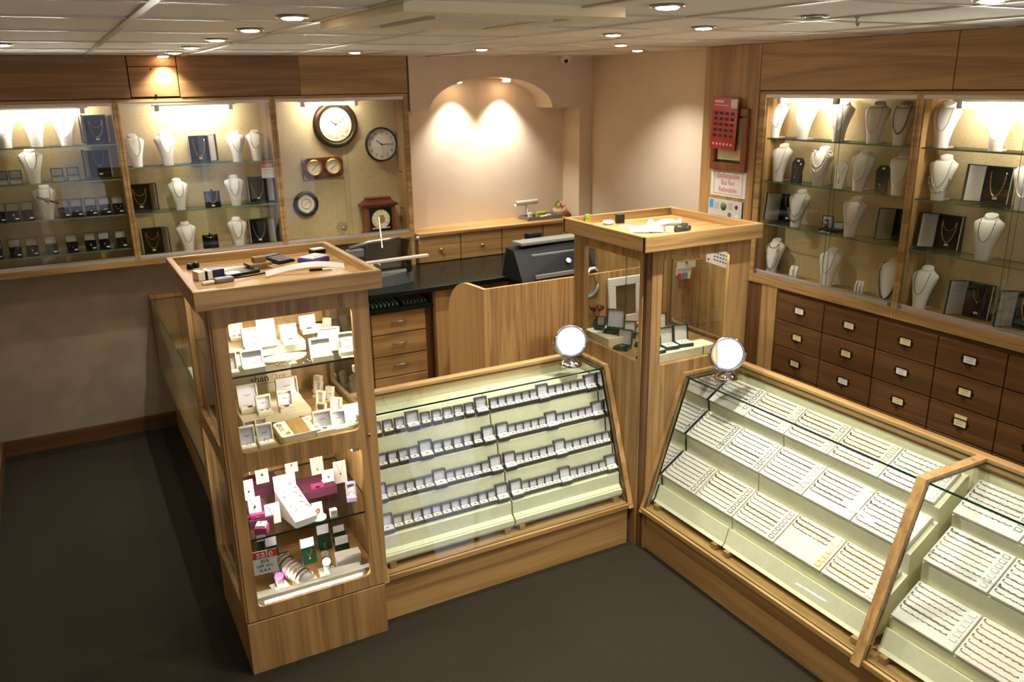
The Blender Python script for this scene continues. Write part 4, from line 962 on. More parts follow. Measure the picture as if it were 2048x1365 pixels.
for x0, x1, yt, yb, lab in ((655, 775, 640, 805, 'small navy blue ring box on the dark floor side of the ivory block'), (1060, 1180, 560, 710, 'small navy blue ring box at the lock side of the ivory block')):
    P, w, H = fit(fb, x0, x1, yt, yb, Z2, 2.99); w *= .72; P.y = min(P.y, 3.075)
    t = thing('ring_box', lab, 'ring box', 'closed navy ring boxes', M=pose(P.x, P.y-.0, Z2+.0004, R(-20)))
    b = MB(); b.cbox(-w/2, w/2, 0, w*.8, 0, .010, .001); obj('base', b, NAVY, t)
    b = MB(); b.cbox(-w/2, w/2, 0, w*.8, .0105, .027, .002); obj('lid', b, NAVY, t)
t = thing('display_tray', 'big round cornered ivory tray with a wooden strip and silver jewellery', 'display tray', None, M=pose(.672, 2.922, Z2+.0012, R(4), R(9)))
b = MB(); tw, td = .160, .118
def rrect(w, d, r, z, K=6):
    o = []
    for cx, cy, a0 in ((w/2-r, d-r, 0), (-w/2+r, d-r, 90), (-w/2+r, r, 180), (w/2-r, r, 270)):
        for k in range(K+1): a = R(a0+90*k/K); o.append((cx+r*math.cos(a), cy+r*math.sin(a), z))
    return o
def rr_loft(b, layers, mi=0):
    n = len(layers[0]); vs = sum(layers, []); fs = [list(range(n)), list(range((len(layers)-1)*n, len(layers)*n))]
    fs += [(i*n+k, i*n+(k+1) % n, (i+1)*n+(k+1) % n, (i+1)*n+k) for i in range(len(layers)-1) for k in range(n)]
    b.add(vs, fs, mi, False)
rr_loft(b, [rrect(tw, td, .014, 0), rrect(tw, td, .014, .026), rrect(tw*.97, td*.97, .013, .029)]); obj('tray_body', b, CREAM, t)
b = MB(); b.box(-.030, .034, .004, td-.006, .0291, .0306); obj('wooden_strip', b, OAKP[1], t)
b = MB()
for k in range(12): 
    x = random.choice((-.062, -.048, .050, .064)); y = .018+.08*random.random(); b.tube([(x+.009*math.cos(a), y+.006*math.sin(a), .0302) for a in [i*math.pi/4 for i in range(8)]], .0009, 4, 0, True)
obj('jewellery', b, SILVER, t)['kind'] = 'stuff'
# lower compartment, glass shelf
Z3 = .5685
def card(cf, x0, x1, yt, yb, z, lab, stone=SILVER, ymin=2.92, stand=True, lean=-8):
    P, w, H = fit(cf, x0, x1, yt, yb, z, ymin); w *= .9
    t = thing('pendant_card', lab, 'display card', 'white pendant cards in the lower tower', M=pose(P.x, P.y, z+.0006)); A = Matrix.Rotation(R(lean), 4, 'X')
    b = MB(); b.box(-w/2, w/2, .004, .0065, 0, H, 0, A); b.box(-w/2, w/2, .0065, .03, 0, .004); obj('card', b, WHITE, t)
    b = MB(); b.tube([(-w*.32, .003, H*.95), (0, .003, H*.45), (w*.32, .003, H*.95)], .0009, 4, 0, False, A); ch = obj('chain', b, SILVER, t)
    b = MB(); b.ball((0, .002, H*.42), .0048, 8, 0, A); obj('stone', b, stone, ch)
def purple_base(x0, x1, y0, y1, z0, z1, lab):
    b = MB(); b.cbox(x0, x1, y0, y1, z0, z1, .002); tag(obj('display_block', b, PURPLE), lab, 'display block', 'purple display blocks')
purple_base(.452, .545, 2.99, 3.15, .5685, .606, 'purple velvet display block on the dark floor side of the lower glass shelf')
purple_base(.665, .84, 3.12, 3.26, .5685, .606, 'purple velvet display block on the lock side of the lower glass shelf')
purple_base(.48, .64, 3.24, 3.40, .5685, .606, 'purple velvet display block at the back of the lower glass shelf')
card(fc_, 75, 250, 390, 720, .6065, 'white pendant card with a dark red stone at the back corner, lower tower', STONER, 3.16)
card(fc_, 270, 490, 230, 560, .6065, 'white pendant card with a green stone on the back purple block', GREENB, 3.29)
card(fc_, 730, 950, 140, 420, .6065, 'tall white pendant card in the middle of the lower tower backdrop', SILVER, 3.33)
card(fc_, 1150, 1370, 145, 550, Z3, 'tall white pendant card with a gold stone before the wooden backdrop', GOLD, 3.28)
card(fc_, 1510, 1730, 285, 640, Z3, 'white pendant card with a pink heart beside the tower wall', PINK, 3.20)
card(fc_, 1315, 1525, 410, 610, .6065, 'short white pendant card on the lock side purple block', SILVER, 3.16)
card(fc_, 145, 360, 665, 930, .6065, 'short white pendant card with a red stone on the front purple block', STONER, 2.995)
card(fc_, 415, 670, 760, 1095, Z3, 'white card with a looped silver pendant at the front of the lower shelf', SILVER, 2.93)
card(fc_, 560, 940, 300, 760, Z3, 'biggest white pendant card, standing behind the bangle ramp', SILVER, 3.12)
t = thing('bangle_ramp', 'sloping white bangle ramp at the front of the lower glass shelf', 'bangle display', None, M=pose(.655, 2.922, Z3+.0006, R(12), 0, 1.35))
b = MB(); b.prism([(0, 0), (0, .020), (.115, .070), (.125, .070), (.125, 0)], 0, -.034, .034); obj('ramp', b, PAD, t)
for k in range(6):
    b = MB(); y = .018+k*.018; z = .020+y*.435; b.tube([(.026*math.cos(a), y+.004*math.sin(a*2), z+.0075+.006*math.sin(a)) for a in [i*math.pi/8 for i in range(9)]], .0014, 5); obj('bangle_slot', b, CREAM, t)
    b = MB(); b.tube([(.022*math.cos(a)+.004*(-1)**k, y+.008+.003*math.sin(a), z+.010+.011*math.sin(a)) for a in [i*math.pi/8 for i in range(9)]], .0014, 5); o = tag(obj('bangle', b, SILVER), 'silver bangle, '+ordn(k+1)+' up from the front on the white bangle ramp', 'bangle', 'silver bangles on the white ramp'); o.matrix_world = t.matrix_basis.copy()
def stool(P, z, lab):
    t = thing('pendant_stand', lab, 'pendant stand', None, M=pose(P.x, P.y, z+.0006, 0, 0, 1.5))
    b = MB(); b.lathe([(.020, 0), (.020, .005), (.0005, .005)], 24, 0, Matrix.Translation((0, .016, 0))); obj('foot', b, PAD, t)
    A = Matrix.Translation((0, .016, .005)) @ Matrix.Rotation(R(-14), 4, 'X'); b = MB(); b.cbox(-.014, .014, 0, .004, 0, .038, .0015, 0, A); obj('plate', b, PAD, t)
    b = MB(); b.tube([(.005*math.cos(a), -.0008, .016+.005*math.sin(a)) for a in [i*math.pi/5 for i in range(10)]], .0012, 4, 0, True, A); obj('pendant', b, GOLD, t)
stool(at(*fc_(1260, 935), 2, Z3+.03), Z3, 'round footed white pendant stand on the lower glass shelf')
P = at(*fc_(1530, 1055), 2, Z3); b = MB(); b.cbox(-.014, .014, 0, .022, 0, .034, .002); t = tag(obj('earring_block', b, WHITE), 'small white earring block near the lock side edge of the lower shelf', 'jewellery block'); t.location = (P.x, max(P.y, 2.92), Z3+.0006)
b = MB(); b.ball((-.005, -.002, .025), .002, 6); b.ball((.005, -.002, .025), .002, 6); obj('earrings', b, SILVER, t)
place(obox(.030, .026, .014, .040, LILAC, CREAMP, LILAC, CREAMP, text=False, jewel='ring'), 'jewellery_box', 'open lilac ring box against the lock side wall of the lower tower', 'jewellery box', pose(.868, 3.01, Z3+.0006, R(-12), 0, 1.35))
P = at(*fd(245, 325), 2, Z3); t = thing('ring_box', 'small magenta heart ring box at the front edge of the lower glass shelf', 'ring box', None, M=pose(P.x, max(2.935, P.y), Z3+.0006, R(-25), 0, 1.7))
b = MB(); b.cbox(-.014, .014, 0, .026, 0, .016, .0015); obj('base', b, PINK, t); b = MB(); b.cbox(-.011, .011, .002, .024, .0162, .022, .001); obj('cushion', b, WHITE, t)
b = MB(); b.tube([(0, .013+.005*math.cos(a), .024+.005*math.sin(a)) for a in [i*math.pi/5 for i in range(10)]], .001, 4, 0, True); obj('ring', b, SILVER, t)
for x, y, z, lab in ((.487, 3.0, .6065, 'magenta gift box lying on the front purple block'), (.76, 3.13, .6065, 'magenta gift box lying on the lock side purple block')):
    t = thing('gift_box', lab, 'gift box', 'magenta gift boxes', M=pose(x, y+.0, z+.0005, R(-4), 0, 1.3)); b = MB(); b.cbox(-.021, .021, -.004, .012, 0, .014, .002); obj('box', b, PINK, t); b = MB(); b.box(-.006, .006, -.006, -.0045, .006, .010); obj('bow', b, SILVER, t)
# bottom compartment floor
Z4 = .2625
GV = (GREENB, GREENV, GREENB, LINING)
def gcard(cf, x0, x1, yt, yb, lab, pk, ymin=2.95):
    P, w, H = fit(cf, x0, x1, yt, yb, Z4, ymin); w *= .92; P.x = max(P.x, .410+w/2); P.y = min(P.y, 3.40)
    t = thing('pendant_box', lab, 'jewellery box', 'green pendant boxes at the bottom of the lit tower', M=pose(P.x, P.y, Z4+.0004)); A = Matrix.Translation((0, 0, .0052)) @ Matrix.Rotation(R(-20), 4, 'X'); h1 = H*.62
    b = MB(); b.box(-w/2, w/2, .004, .014, 0, h1, 0, A); b.box(-w/2, w/2, .03, .036, 0, .02); obj('base', b, GREENB, t)
    b = MB(); b.box(-w/2+.002, w/2-.002, 0, .0038, .001, h1, 0, A); obj('velvet_pad', b, GREENV, t)
    T = A @ Matrix.Translation((0, .004, h1)) @ Matrix.Rotation(R(14), 4, 'X'); b = MB(); b.box(-w/2, w/2, .002, .008, 0.001, H*.40, 0, T); l = obj('lid', b, GREENB, t)
    b = MB(); b.box(-w/2+.003, w/2-.003, -.001, .0018, 0.002, H*.385, 0, T); obj('lid_lining', b, LINING, l)
    b = MB(); b.tube([(-w*.22, -.001, h1*.85), (0, -.001, h1*.45), (w*.22, -.001, h1*.85)], .001, 4, 0, False, A)
    if pk == 0: b.box(-.007, .007, -.0022, -.0004, h1*.1, h1*.45, 0, A)
    elif pk == 1: b.ball((0, -.002, h1*.36), .005, 8, 0, A)
    obj('pendant', b, SILVER if pk != 1 else GOLD, t)
gcard(fd, 835, 1060, 345, 725, 'green pendant box with a gold bell pendant, beside the bangle roll', 1)
gcard(fd, 1065, 1270, 155, 520, 'green pendant box with a square silver pendant, behind the watch', 0, 3.1)
gcard(fd, 1320, 1545, 320, 640, 'green pendant box with a fine chain behind the white boxes', 2, 3.0)
gcard(fd, 1285, 1480, 165, 430, 'green pendant box farthest back by the lock side, bottom of the tower', 2, 3.2)
gcard(fd, 330, 515, 330, 700, 'green pendant box half hidden behind the sale card', 2, 3.06)
gcard(fd, 190, 350, 300, 560, 'green pendant box deep in the corner behind the sale card', 2, 3.18)
place(obox(.062, .05, .02, .06, GREENB, GREENV, GREENB, LINING, text=False, th=.003), 'jewellery_box', 'large open green box behind the bangle roll at the tower bottom', 'jewellery box', pose(.588, 3.09, Z4+.0004))
t = thing('bangle_roll', 'white display roll lying on the bottom of the lit tower, ringed by bangles', 'bangle display', None, M=pose(.648, 2.950, Z4+.0385, R(24), R(10), 1.75) @ Matrix.Rotation(R(-90), 4, 'X'))
b = MB(); b.lathe([(.0005, -.004), (.018, -.004), (.0185, .0), (.0185, .10), (.017, .104), (.0005, .104)], 24, 0); obj('cylinder', b, PAD, t)
for k in range(8):
    b = MB(); b.tube([(.0212*math.cos(a), .0212*math.sin(a)*-1+.0005, .012+k*.0115) for a in [i*math.pi/10 for i in range(20)]], .0016, 5, 0, True)
    o = tag(obj('bangle', b, [STEEL, BRONZE, GOLD, STEEL, PINK, STEEL, BRONZE, SILVER][k]), ['steel', 'dark', 'gold', 'steel', 'pink', 'steel', 'dark', 'silver'][k]+' bangle, '+ordn(k+1)+' from the front on the white roll', 'bangle', 'bangles on the white roll'); o.matrix_world = t.matrix_basis.copy()
def watch(P, rz, face, lab, strap):
    t = thing('watch_display', lab, 'watch', None, M=pose(P.x, P.y, Z4+.0004, R(rz), 0, 1.45))
    b = MB(); b.cbox(-.024, .024, 0, .048, 0, .006, .0015); obj('stand_foot', b, BXTOP, t)
    A = Matrix.Translation((0, .012, .006)) @ Matrix.Rotation(R(-28), 4, 'X')
    b = MB(); b.cbox(-.0095, .0095, .004, .014, 0, .062, .004, 0, A); obj('cushion', b, PAD, t)
    b = MB(); b.box(-.0075, .0075, .0005, .0036, .002, .020, 0, A); b.box(-.0075, .0075, .0005, .0036, .046, .064, 0, A); obj('strap', b, strap, t)
    b = MB(); b.lathe([(.0145, 0), (.0145, .006), (.012, .008)], 24, 0, A @ Matrix.Translation((0, .004, .033)) @ FACE, True, False); c = obj('case', b, STEEL, t)
    b = MB(); b.lathe([(.0124, 0), (.0124, .0065), (.0005, .0065)], 24, 0, A @ Matrix.Translation((0, .004, .033)) @ FACE, False); obj('dial', b, face, c)
watch(at(*fd(1210, 900), 2, Z4), -6, WHITE, 'silver wristwatch on a white cushion stand, bottom of the lit tower near the boxes', STEEL)
watch(at(*fd(545, 1090), 2, Z4+.0)+Vector((0, -.012, 0)), 8, PINK, 'pink dialled wristwatch on a stand below the sale card', SILVER)
for i, (x, y, w, d, h, lab) in enumerate(((.80, 2.94, .13, .05, .040, 'overlit white box at the lock side front of the tower bottom'), (.835, 3.005, .10, .05, .070, 'taller overlit white box behind another at the tower bottom'), (.478, 2.942, .075, .05, .028, 'overlit white box below the sale card'))):
    t = thing('white_box', lab, 'box', 'overlit white boxes at the tower bottom', M=pose(x, y, Z4+.0004, R(-4))); b = MB(); b.cbox(-w/2, w/2, 0, d, 0, h*.7, .0015); obj('base', b, WHITE, t); b = MB(); b.cbox(-w/2-.001, w/2+.001, -.001, d+.001, h*.7+.0003, h, .0015); obj('lid', b, WHITE, t)
PS = at(531, 1148, 1, 2.917); sale_sign(pose(PS.x, 2.917, PS.z) @ Matrix.Rotation(R(3), 4, 'Y'), .094, .100, 'red and white sale card behind the lowest front pane of the lit tower', ('30%', 'OFF ALL', 'G.A.A'))

# ================================================================== THINGS LYING ON THE TALL TOWER TOP
ZT = 1.5224; fe = crop(320, 470, 4.452)
def top(x, y, z=ZT): return at(*fe(x, y), 2, z)
P = top(480, 400); t = thing('ink_box', 'white and blue cardboard box lying in the tray on the tall tower', 'box', None, M=pose(P.x+.0, P.y+.02, ZT+.0003, R(14)))
b = MB(); b.cbox(-.055, -.001, -.005, .05, 0, .032, .001); b.box(-.055, -.0555, .0, .05, 0, .03); obj('white_half', b, WHITE, t); b = MB(); b.cbox(-.0005, .045, -.006, .051, 0, .033, .001); obj('blue_half', b, NAVY, t); b = MB(); b.box(-.03, -.02, -.0056, -.0051, 0, .033); b.box(-.03, -.02, -.005, .05, .0322, .0327); obj('black_stripe', b, DARKPL, t)
P = top(720, 360); t = thing('folder', 'black flat folder with a torn paper slip in the tower tray', 'folder', None, M=pose(P.x, P.y+.02, ZT+.0003, R(18)))
b = MB(); b.cbox(-.07, .07, -.03, .07, 0, .010, .002); obj('cover', b, DARKPL, t); b = MB(); b.add([(-.06, -.02, .0105), (-.005, -.024, .0105), (-.002, .012, .0105), (-.02, .03, .0105), (-.055, .025, .0105), (-.06, -.02, .0112), (-.005, -.024, .0112), (-.002, .012, .0112), (-.02, .03, .0112), (-.055, .025, .0112)], [(0, 1, 2, 3, 4), (5, 6, 7, 8, 9), (0, 1, 6, 5), (1, 2, 7, 6), (2, 3, 8, 7), (3, 4, 9, 8), (4, 0, 5, 9)]); obj('paper_slip', b, PAPER, t)
P = top(860, 320); b = MB(); b.cbox(-.045, .045, -.02, .05, 0, .012, .002); b.cbox(-.018, .03, .0, .034, .0122, .034, .002)
t = thing('wooden_block', 'brown stepped wooden block beside the calculator in the tower tray', 'wooden block', None, M=pose(P.x+.02, P.y+.035, ZT+.0115, R(10))); obj('block', b, plain('tan_wood', (128, 100, 58), .6), t)
P = top(1060, 260); t = thing('calculator', 'dark desk calculator with grey keys in the tall tower tray', 'calculator', None, M=pose(P.x+.025, P.y+.02, ZT+.0003, R(24)))
b = MB(); b.add([(-.04, -.02, 0), (.04, -.02, 0), (.04, .10, 0), (-.04, .10, 0), (-.04, -.02, .008), (.04, -.02, .008), (.04, .10, .022), (-.04, .10, .022)], [(0, 3, 2, 1), (4, 5, 6, 7), (0, 1, 5, 4), (1, 2, 6, 5), (2, 3, 7, 6), (3, 0, 4, 7)]); obj('body', b, DARKPL, t)
K = Matrix.Translation((0, 0, .0085)) @ Matrix.Rotation(math.atan2(.014, .12), 4, 'X')
b = MB(); b.box(-.033, .033, .075, .096, .003, .0045, 0, K); obj('display', b, GREYPL, t)
b = MB()
for i in range(5):
    for j in range(4): b.box(-.033+i*.0135, -.022+i*.0135, -.012+j*.019, .002+j*.019, .0026, .006, 0, K)
obj('keys', b, GREYPL, t)
P = top(1390, 250); t = thing('card_reader', 'blue and white card terminal in the tall tower tray', 'card terminal', None, M=pose(P.x, P.y+.0, ZT+.0003, R(30)))
b = MB(); b.cbox(-.05, .05, -.03, .055, 0, .022, .006); obj('body', b, BLUE, t); b = MB(); b.cbox(-.046, .046, -.027, .052, .0222, .028, .003); obj('top_cover', b, plain('lilac_white_plastic', (190, 188, 210), .4), t)
b = MB()
for i in range(5): b.box(-.006+i*.010, .001+i*.010, -.01, .045, .0282, .030)
obj('keys', b, WHTPL, t); b = MB(); b.lathe([(.017, 0), (.017, .0012), (.0005, .0012)], 20, 0, Matrix.Translation((-.027, .0, .0282))); obj('screen', b, WHITE, t)
P = top(1410, 170); t = thing('paper_pad', 'small white notepad clip at the back corner of the tower tray', 'notepad', None, M=pose(P.x, P.y, ZT+.0003, R(12))); b = MB(); b.cbox(-.03, .03, -.012, .03, 0, .018, .003); obj('clip', b, DARKPL, t); b = MB(); b.cbox(-.026, .026, -.010, .026, .0183, .024, .001); obj('paper', b, WHITE, t)
# till roll strip, a crumpled ribbed paper band
def band(pts, w, mb, mi=0, rib=0):
    vs = []; n = len(pts)
    for i, p in enumerate(pts):
        p = Vector(p); e = (.0012 if i % 2 else 0)*rib
        for (dy, dz) in ((0, 0), (w*.55, w*.85)):
            vs.append(p+Vector((0, dy, dz+e)))
        for (dy, dz) in ((w*.55+.001, w*.85-.001), (.001, -.001)): vs.append(p+Vector((0, dy, dz+e)))
    fs = []
    for i in range(n-1):
        for k in range(4): fs.append((i*4+k, i*4+(k+1) % 4, (i+1)*4+(k+1) % 4, (i+1)*4+k))
    mb.add(vs, fs+[(0, 1, 2, 3), ((n-1)*4, (n-1)*4+1, (n-1)*4+2, (n-1)*4+3)], mi)
pts = []
for k in range(60):
    u = k/59; P = top(950+u*700, 380-90*math.sin(u*2.2), ZT+.004+.022*math.sin(max(0, u-.15)*math.pi/.85)); pts.append((P.x, P.y+.004, P.z+.002))
b = MB(); band(pts, .022, b, 0, 1); tag(obj('paper_strip', b, PAPER), 'long crumpled ribbed white paper strip along the tower tray edge', 'paper strip')
P = top(570, 430); t = thing('price_gun', 'grey plastic handheld price gun near the front edge of the tower tray', 'price gun', None, M=pose(P.x, P.y+.008, ZT+.0003, R(10)))
b = MB(); b.cbox(-.03, .04, -.008, .03, 0, .018, .006); obj('body', b, GREYPL, t); b = MB(); b.cbox(-.075, -.0305, 0, .018, .002, .012, .003); obj('nose', b, WHTPL, t); b = MB(); b.tube([(.0405, .01, .009), (.09, .016, .006), (.16, .03, .005), (.2, .04, .005)], .003, 6); obj('cable', b, DARKPL, t)
P = top(240, 300); t = thing('loupe', 'pair of black eyeglass loupes in the corner of the tower tray', 'loupe', None, M=pose(P.x+.022, P.y-.012, ZT+.0003, R(40)))
for i, x in enumerate((-.016, .016)):
    b = MB(); b.lathe([(.012, 0), (.014, .004), (.013, .016), (.009, .022), (.0005, .022)], 18, 0, Matrix.Translation((x, 0, 0))); obj('eyepiece', b, DARKPL, t)
b = MB(); b.tube([(-.004, 0, .012), (0, .004, .018), (.004, 0, .012)], .002, 5); b.tube([(.028, .002, .010), (.05, .02, .008), (.07, .05, .006)], .0018, 5); obj('bridge', b, DARKPL, t)
P = top(1400, 320); t = thing('pocket_knife', 'black and white penknife under the paper strip in the tower tray', 'penknife', None, M=pose(P.x, P.y+.0, ZT+.0003, R(-12))); b = MB(); b.cbox(-.03, .02, -.004, .006, 0, .009, .002); obj('handle', b, DARKPL, t); b = MB(); b.cbox(.0205, .055, -.005, .008, .001, .006, .001); obj('label_tag', b, WHITE, t)

# ================================================================== CORNER TOWER CONTENTS
ZC = .9305; fg, fh = crop(1160, 470, 5.055), crop(1290, 490, 5.46)
GB = (GREENB, GREENV, GREENB, LINING); GW = (GREENB, WHITE, GREENB, CREAMP)
def gbox(x, y, w, hl, rz, lab, mats=GB, jewel='pendant', z=ZC): place(obox(w, w*.85, .016, hl, *mats, ang=8, text=False, jewel=jewel, th=.003), 'jewellery_box', lab, 'jewellery box', pose(x, y, z+.0006, R(rz)), 'green jewellery boxes in the corner tower')
b = MB(); b.cbox(2.345, 2.72, 2.93, 3.03, .9305, .972, .002); t = tag(obj('display_riser', b, CREAM), 'cream riser behind the front window of the corner tower', 'display riser')
b = MB()
for k in range(2): b.box(2.37+k*.27, 2.374+k*.27, 2.9285, 2.9298, .9305, .972)
obj('edge_strips', b, GREENB, t)
def gfit(cf, x0, x1, yb, z, lim):
    P = at(*cf((x0+x1)/2, yb), 2, z); k = (P-CAM).dot(fwd)/FPX
    a, c = cf(x0, yb), cf(x1, yb); return max(P.x, lim[0]), max(P.y, lim[1]), (c[0]-a[0])*k
def gb(cf, x0, x1, yt, yb, rz, lab, mats=GB, jewel='pendant', z=ZC, lim=(2.328, 2.955)):
    x, y, w = gfit(cf, x0, x1, yb, z, lim); w *= 1.0; gbox(x, y, w, w*1.02, rz, lab, mats, jewel, z)
gb(fh, 245, 420, 970, 1160, -6, 'open green box with a white pad, middle of the front window riser', GW, 'ear', .9726)
gb(fh, 385, 560, 925, 1125, -10, 'open green box with a white pad, farthest along the front window riser', GW, 'ear', .9726)
gb(fh, 120, 250, 990, 1195, 0, 'open green box with a tall white card beside the corner post', GW, 'ring', .9726, (2.30, 2.935))
gb(fh, 170, 330, 900, 1010, 32, 'green box tipped open with a hoop pendant in the corner tower', GB, 'pendant', ZC, (2.30, 3.06))
gb(fh, 150, 300, 790, 960, -8, 'tall open green box deep inside the corner tower', GW, 'ear', ZC, (2.50, 3.2))
b = MB(); b.cbox(2.29, 2.42, 3.225, 3.44, .9305, .985, .002); tag(obj('display_riser', b, CREAM), 'cream riser behind the side window of the corner tower', 'display riser')
gb(fg, 130, 225, 865, 1015, -58, 'smallest open green box, farthest back behind the side window', GB, 'ring', .9855, (2.335, 3.385))
gb(fg, 255, 440, 790, 1020, -50, 'biggest open green box behind the side window of the corner tower', GB, 'ear', .9855, (2.352, 3.285))
gb(fg, 245, 400, 980, 1190, -58, 'open green box with a silver brooch, front of the side window', GB, 'pendant', ZC, (2.328, 3.07))
gb(fg, 440, 560, 895, 1050, -40, 'open green box second back from the side window, corner tower', GB, 'ring', ZC, (2.47, 3.2))
gb(fg, 450, 560, 1140, 1290, -58, 'little open green box nearest the corner post, side window', GB, 'ring')
gb(fg, 500, 600, 960, 1150, -45, 'open green box with silver earrings near the corner post, side window', GB, 'ear', ZC, (2.44, 3.10))
strip_light(2.37, 2.73, Matrix.Translation((0, 2.930, 1.456)), 'strip light tucked under the top of the corner tower', TUBE, .006)
# things on top of the corner tower
ZT2 = 1.5204; fk = crop(1180, 400, 6.0235)
def top2(x, y): return at(*fk(x, y), 2, ZT2)
P = top2(245, 300); t = thing('tape_roll', 'white reel of tape in the corner tower tray', 'tape reel', None, M=pose(P.x+.0, P.y+.02, ZT2+.0003)); b = MB(); b.lathe([(.016, 0), (.026, 0), (.026, .018), (.016, .018), (.016, 0)], 28, 0, None, True, False); obj('reel', b, WHTPL, t); b = MB(); b.lathe([(.010, .001), (.0158, .001), (.0158, .016), (.010, .016), (.010, .001)], 24, 0, None, True, False); obj('core', b, WHITE, t)
P = top2(385, 285); t = thing('ring_box', 'dark green closed box standing upright in the corner tower tray', 'ring box', None, M=pose(P.x, P.y+.01, ZT2+.0003, R(-12))); b = MB(); b.cbox(-.021, .021, 0, .018, 0, .045, .002); obj('base', b, BLACKB, t); b = MB(); b.cbox(-.019, .022, .0185, .032, 0, .043, .002); obj('lid', b, GREENB, t)
t = thing('label_gun', 'white and black hand label gun lying in the corner tower tray', 'label gun', None, M=pose(2.545, 3.07, ZT2+.0003, R(-8)))
b = MB(); b.tube([(-.075, .06, .022), (-.05, .05, .034), (-.015, .045, .040), (.02, .045, .036), (.05, .05, .026)], .016, 10, 0, False, None, lambda i: [.8, 1, 1.05, 1, .7][i]); obj('handle', b, WHTPL, t)
b = MB(); b.prism([(-.115, .0), (-.085, .0), (-.085, .045), (-.10, .060), (-.115, .035)], 1, .03, .06); obj('paper_holder', b, WHITE, t)
b = MB(); b.lathe([(.0005, 0), (.032, 0), (.036, .012), (.034, .026), (.020, .038), (.0005, .040)], 24, 0, Matrix.Translation((.028, -.03, .004)) @ Matrix.Diagonal((1.25, .8, 1, 1))); obj('black_cover', b, plain('glossy_olive_plastic', (52, 52, 44), .15), t)
b = MB(); b.cbox(-.045, -.018, -.03, .0, 0, .03, .003); obj('ribbed_wheel', b, CREAM, t); b = MB(); b.tube([(.055, .05, .02), (.065, .055, .05)], .009, 10); obj('knob', b, WHTPL, t)
P = top2(560, 390); t = thing('price_labels', 'curling white strip of price labels at the front of the corner tray', 'paper labels', None, M=pose(P.x-.05, P.y-.012, ZT2+.0003, R(-28)))
b = MB(); band([(x*.01, -.002+.004*math.sin(x*.5), .003+.006*(1-((x-8)/8)**2)) for x in range(0, 17)], .030, b); obj('strip', b, WHITE, t)
P = top2(430, 320); t = thing('price_labels', 'blue printed plastic sachet lying in the corner tower tray', 'sachet', None, M=pose(P.x, P.y+.0, ZT2+.0003, R(-30))); b = MB(); b.cbox(-.03, .03, -.012, .014, 0, .004, .0012); obj('sachet', b, WHITE, t); b = MB(); b.box(-.02, .016, -.006, .004, .0042, .0046); obj('print', b, SKYB, t)
P = top2(1130, 345); b = MB(); b.tube([(.016*math.cos(a), .012*math.sin(a), .003) for a in [k*math.pi/10 for k in range(20)]], .0025, 6, 0, True); t = tag(obj('metal_ring', b, STEEL), 'loose silver key ring beside the label gun', 'key ring'); t.location = (P.x, P.y, ZT2+.0004)
P = at(*crop(1080, 400, 3.792)(352, 140), 1, 3.50); t = thing('green_clip', 'bright green plastic clip on the back rim of the corner tower tray', 'clip', None, (P.x, 3.498, ZT2+.0003)); b = MB(); b.cbox(-.014, .014, -.012, .0, 0, .05, .003); obj('jaw', b, LEAFG, t); b = MB(); b.cbox(-.010, .010, -.016, -.0125, .03, .045, .001); obj('grip', b, LEAFG, t)
# ================================================================== COSMETIC MIRRORS
def vanity(P, z, yaw_, tilt, lab):
    t = thing('vanity_mirror', lab, 'mirror', 'chrome table mirrors on the glass cases', M=pose(P[0], P[1], z+.0006, yaw_))
    b = MB(); b.lathe([(.054, 0), (.057, .005), (.054, .012), (.046, .025), (.030, .035), (.014, .040), (.008, .046), (.0005, .048)], 40); obj('base', b, CHROME, t)
    A = Matrix.Translation((0, 0, .125)) @ Matrix.Rotation(tilt, 4, 'X') @ FACE
    b = MB(); b.lathe([(.070, -.010), (.079, -.008), (.083, 0), (.079, .008), (.074, .010), (.0705, .006), (.0705, -.010)], 56, 0, A, True, False)
    b.lathe([(.0005, -.010), (.070, -.010)], 48, 0, A, False, False); obj('rim', b, CHROME, t)
    b = MB(); b.lathe([(.0704, .002), (.0704, .0055), (.0005, .0055)], 48, 0, A, False); obj('mirror_glass', b, MIRROR, t)
    b = MB(); b.tube([(.0855*math.cos(a), 0, .125+.0855*math.sin(a)) for a in [math.pi+math.pi*k/24 for k in range(25)]], .0035, 8)
    for s in (-1, 1): b.lathe([(.005, 0), (.005, .006), (.0005, .006)], 10, 0, Matrix.Translation((s*.084, 0, .125)) @ Matrix.Rotation(R(90*s), 4, 'Y'))
    obj('yoke', b, CHROME, t)
vanity((2.105, 3.285), TZ-.0130, R(-23), R(-9), 'round chrome table mirror on the ring case, reflecting the lit tower')
vanity((2.615, 2.735), TZ-.0130, R(-29), R(-9), 'round chrome table mirror on the bracelet case, beside the drawers')

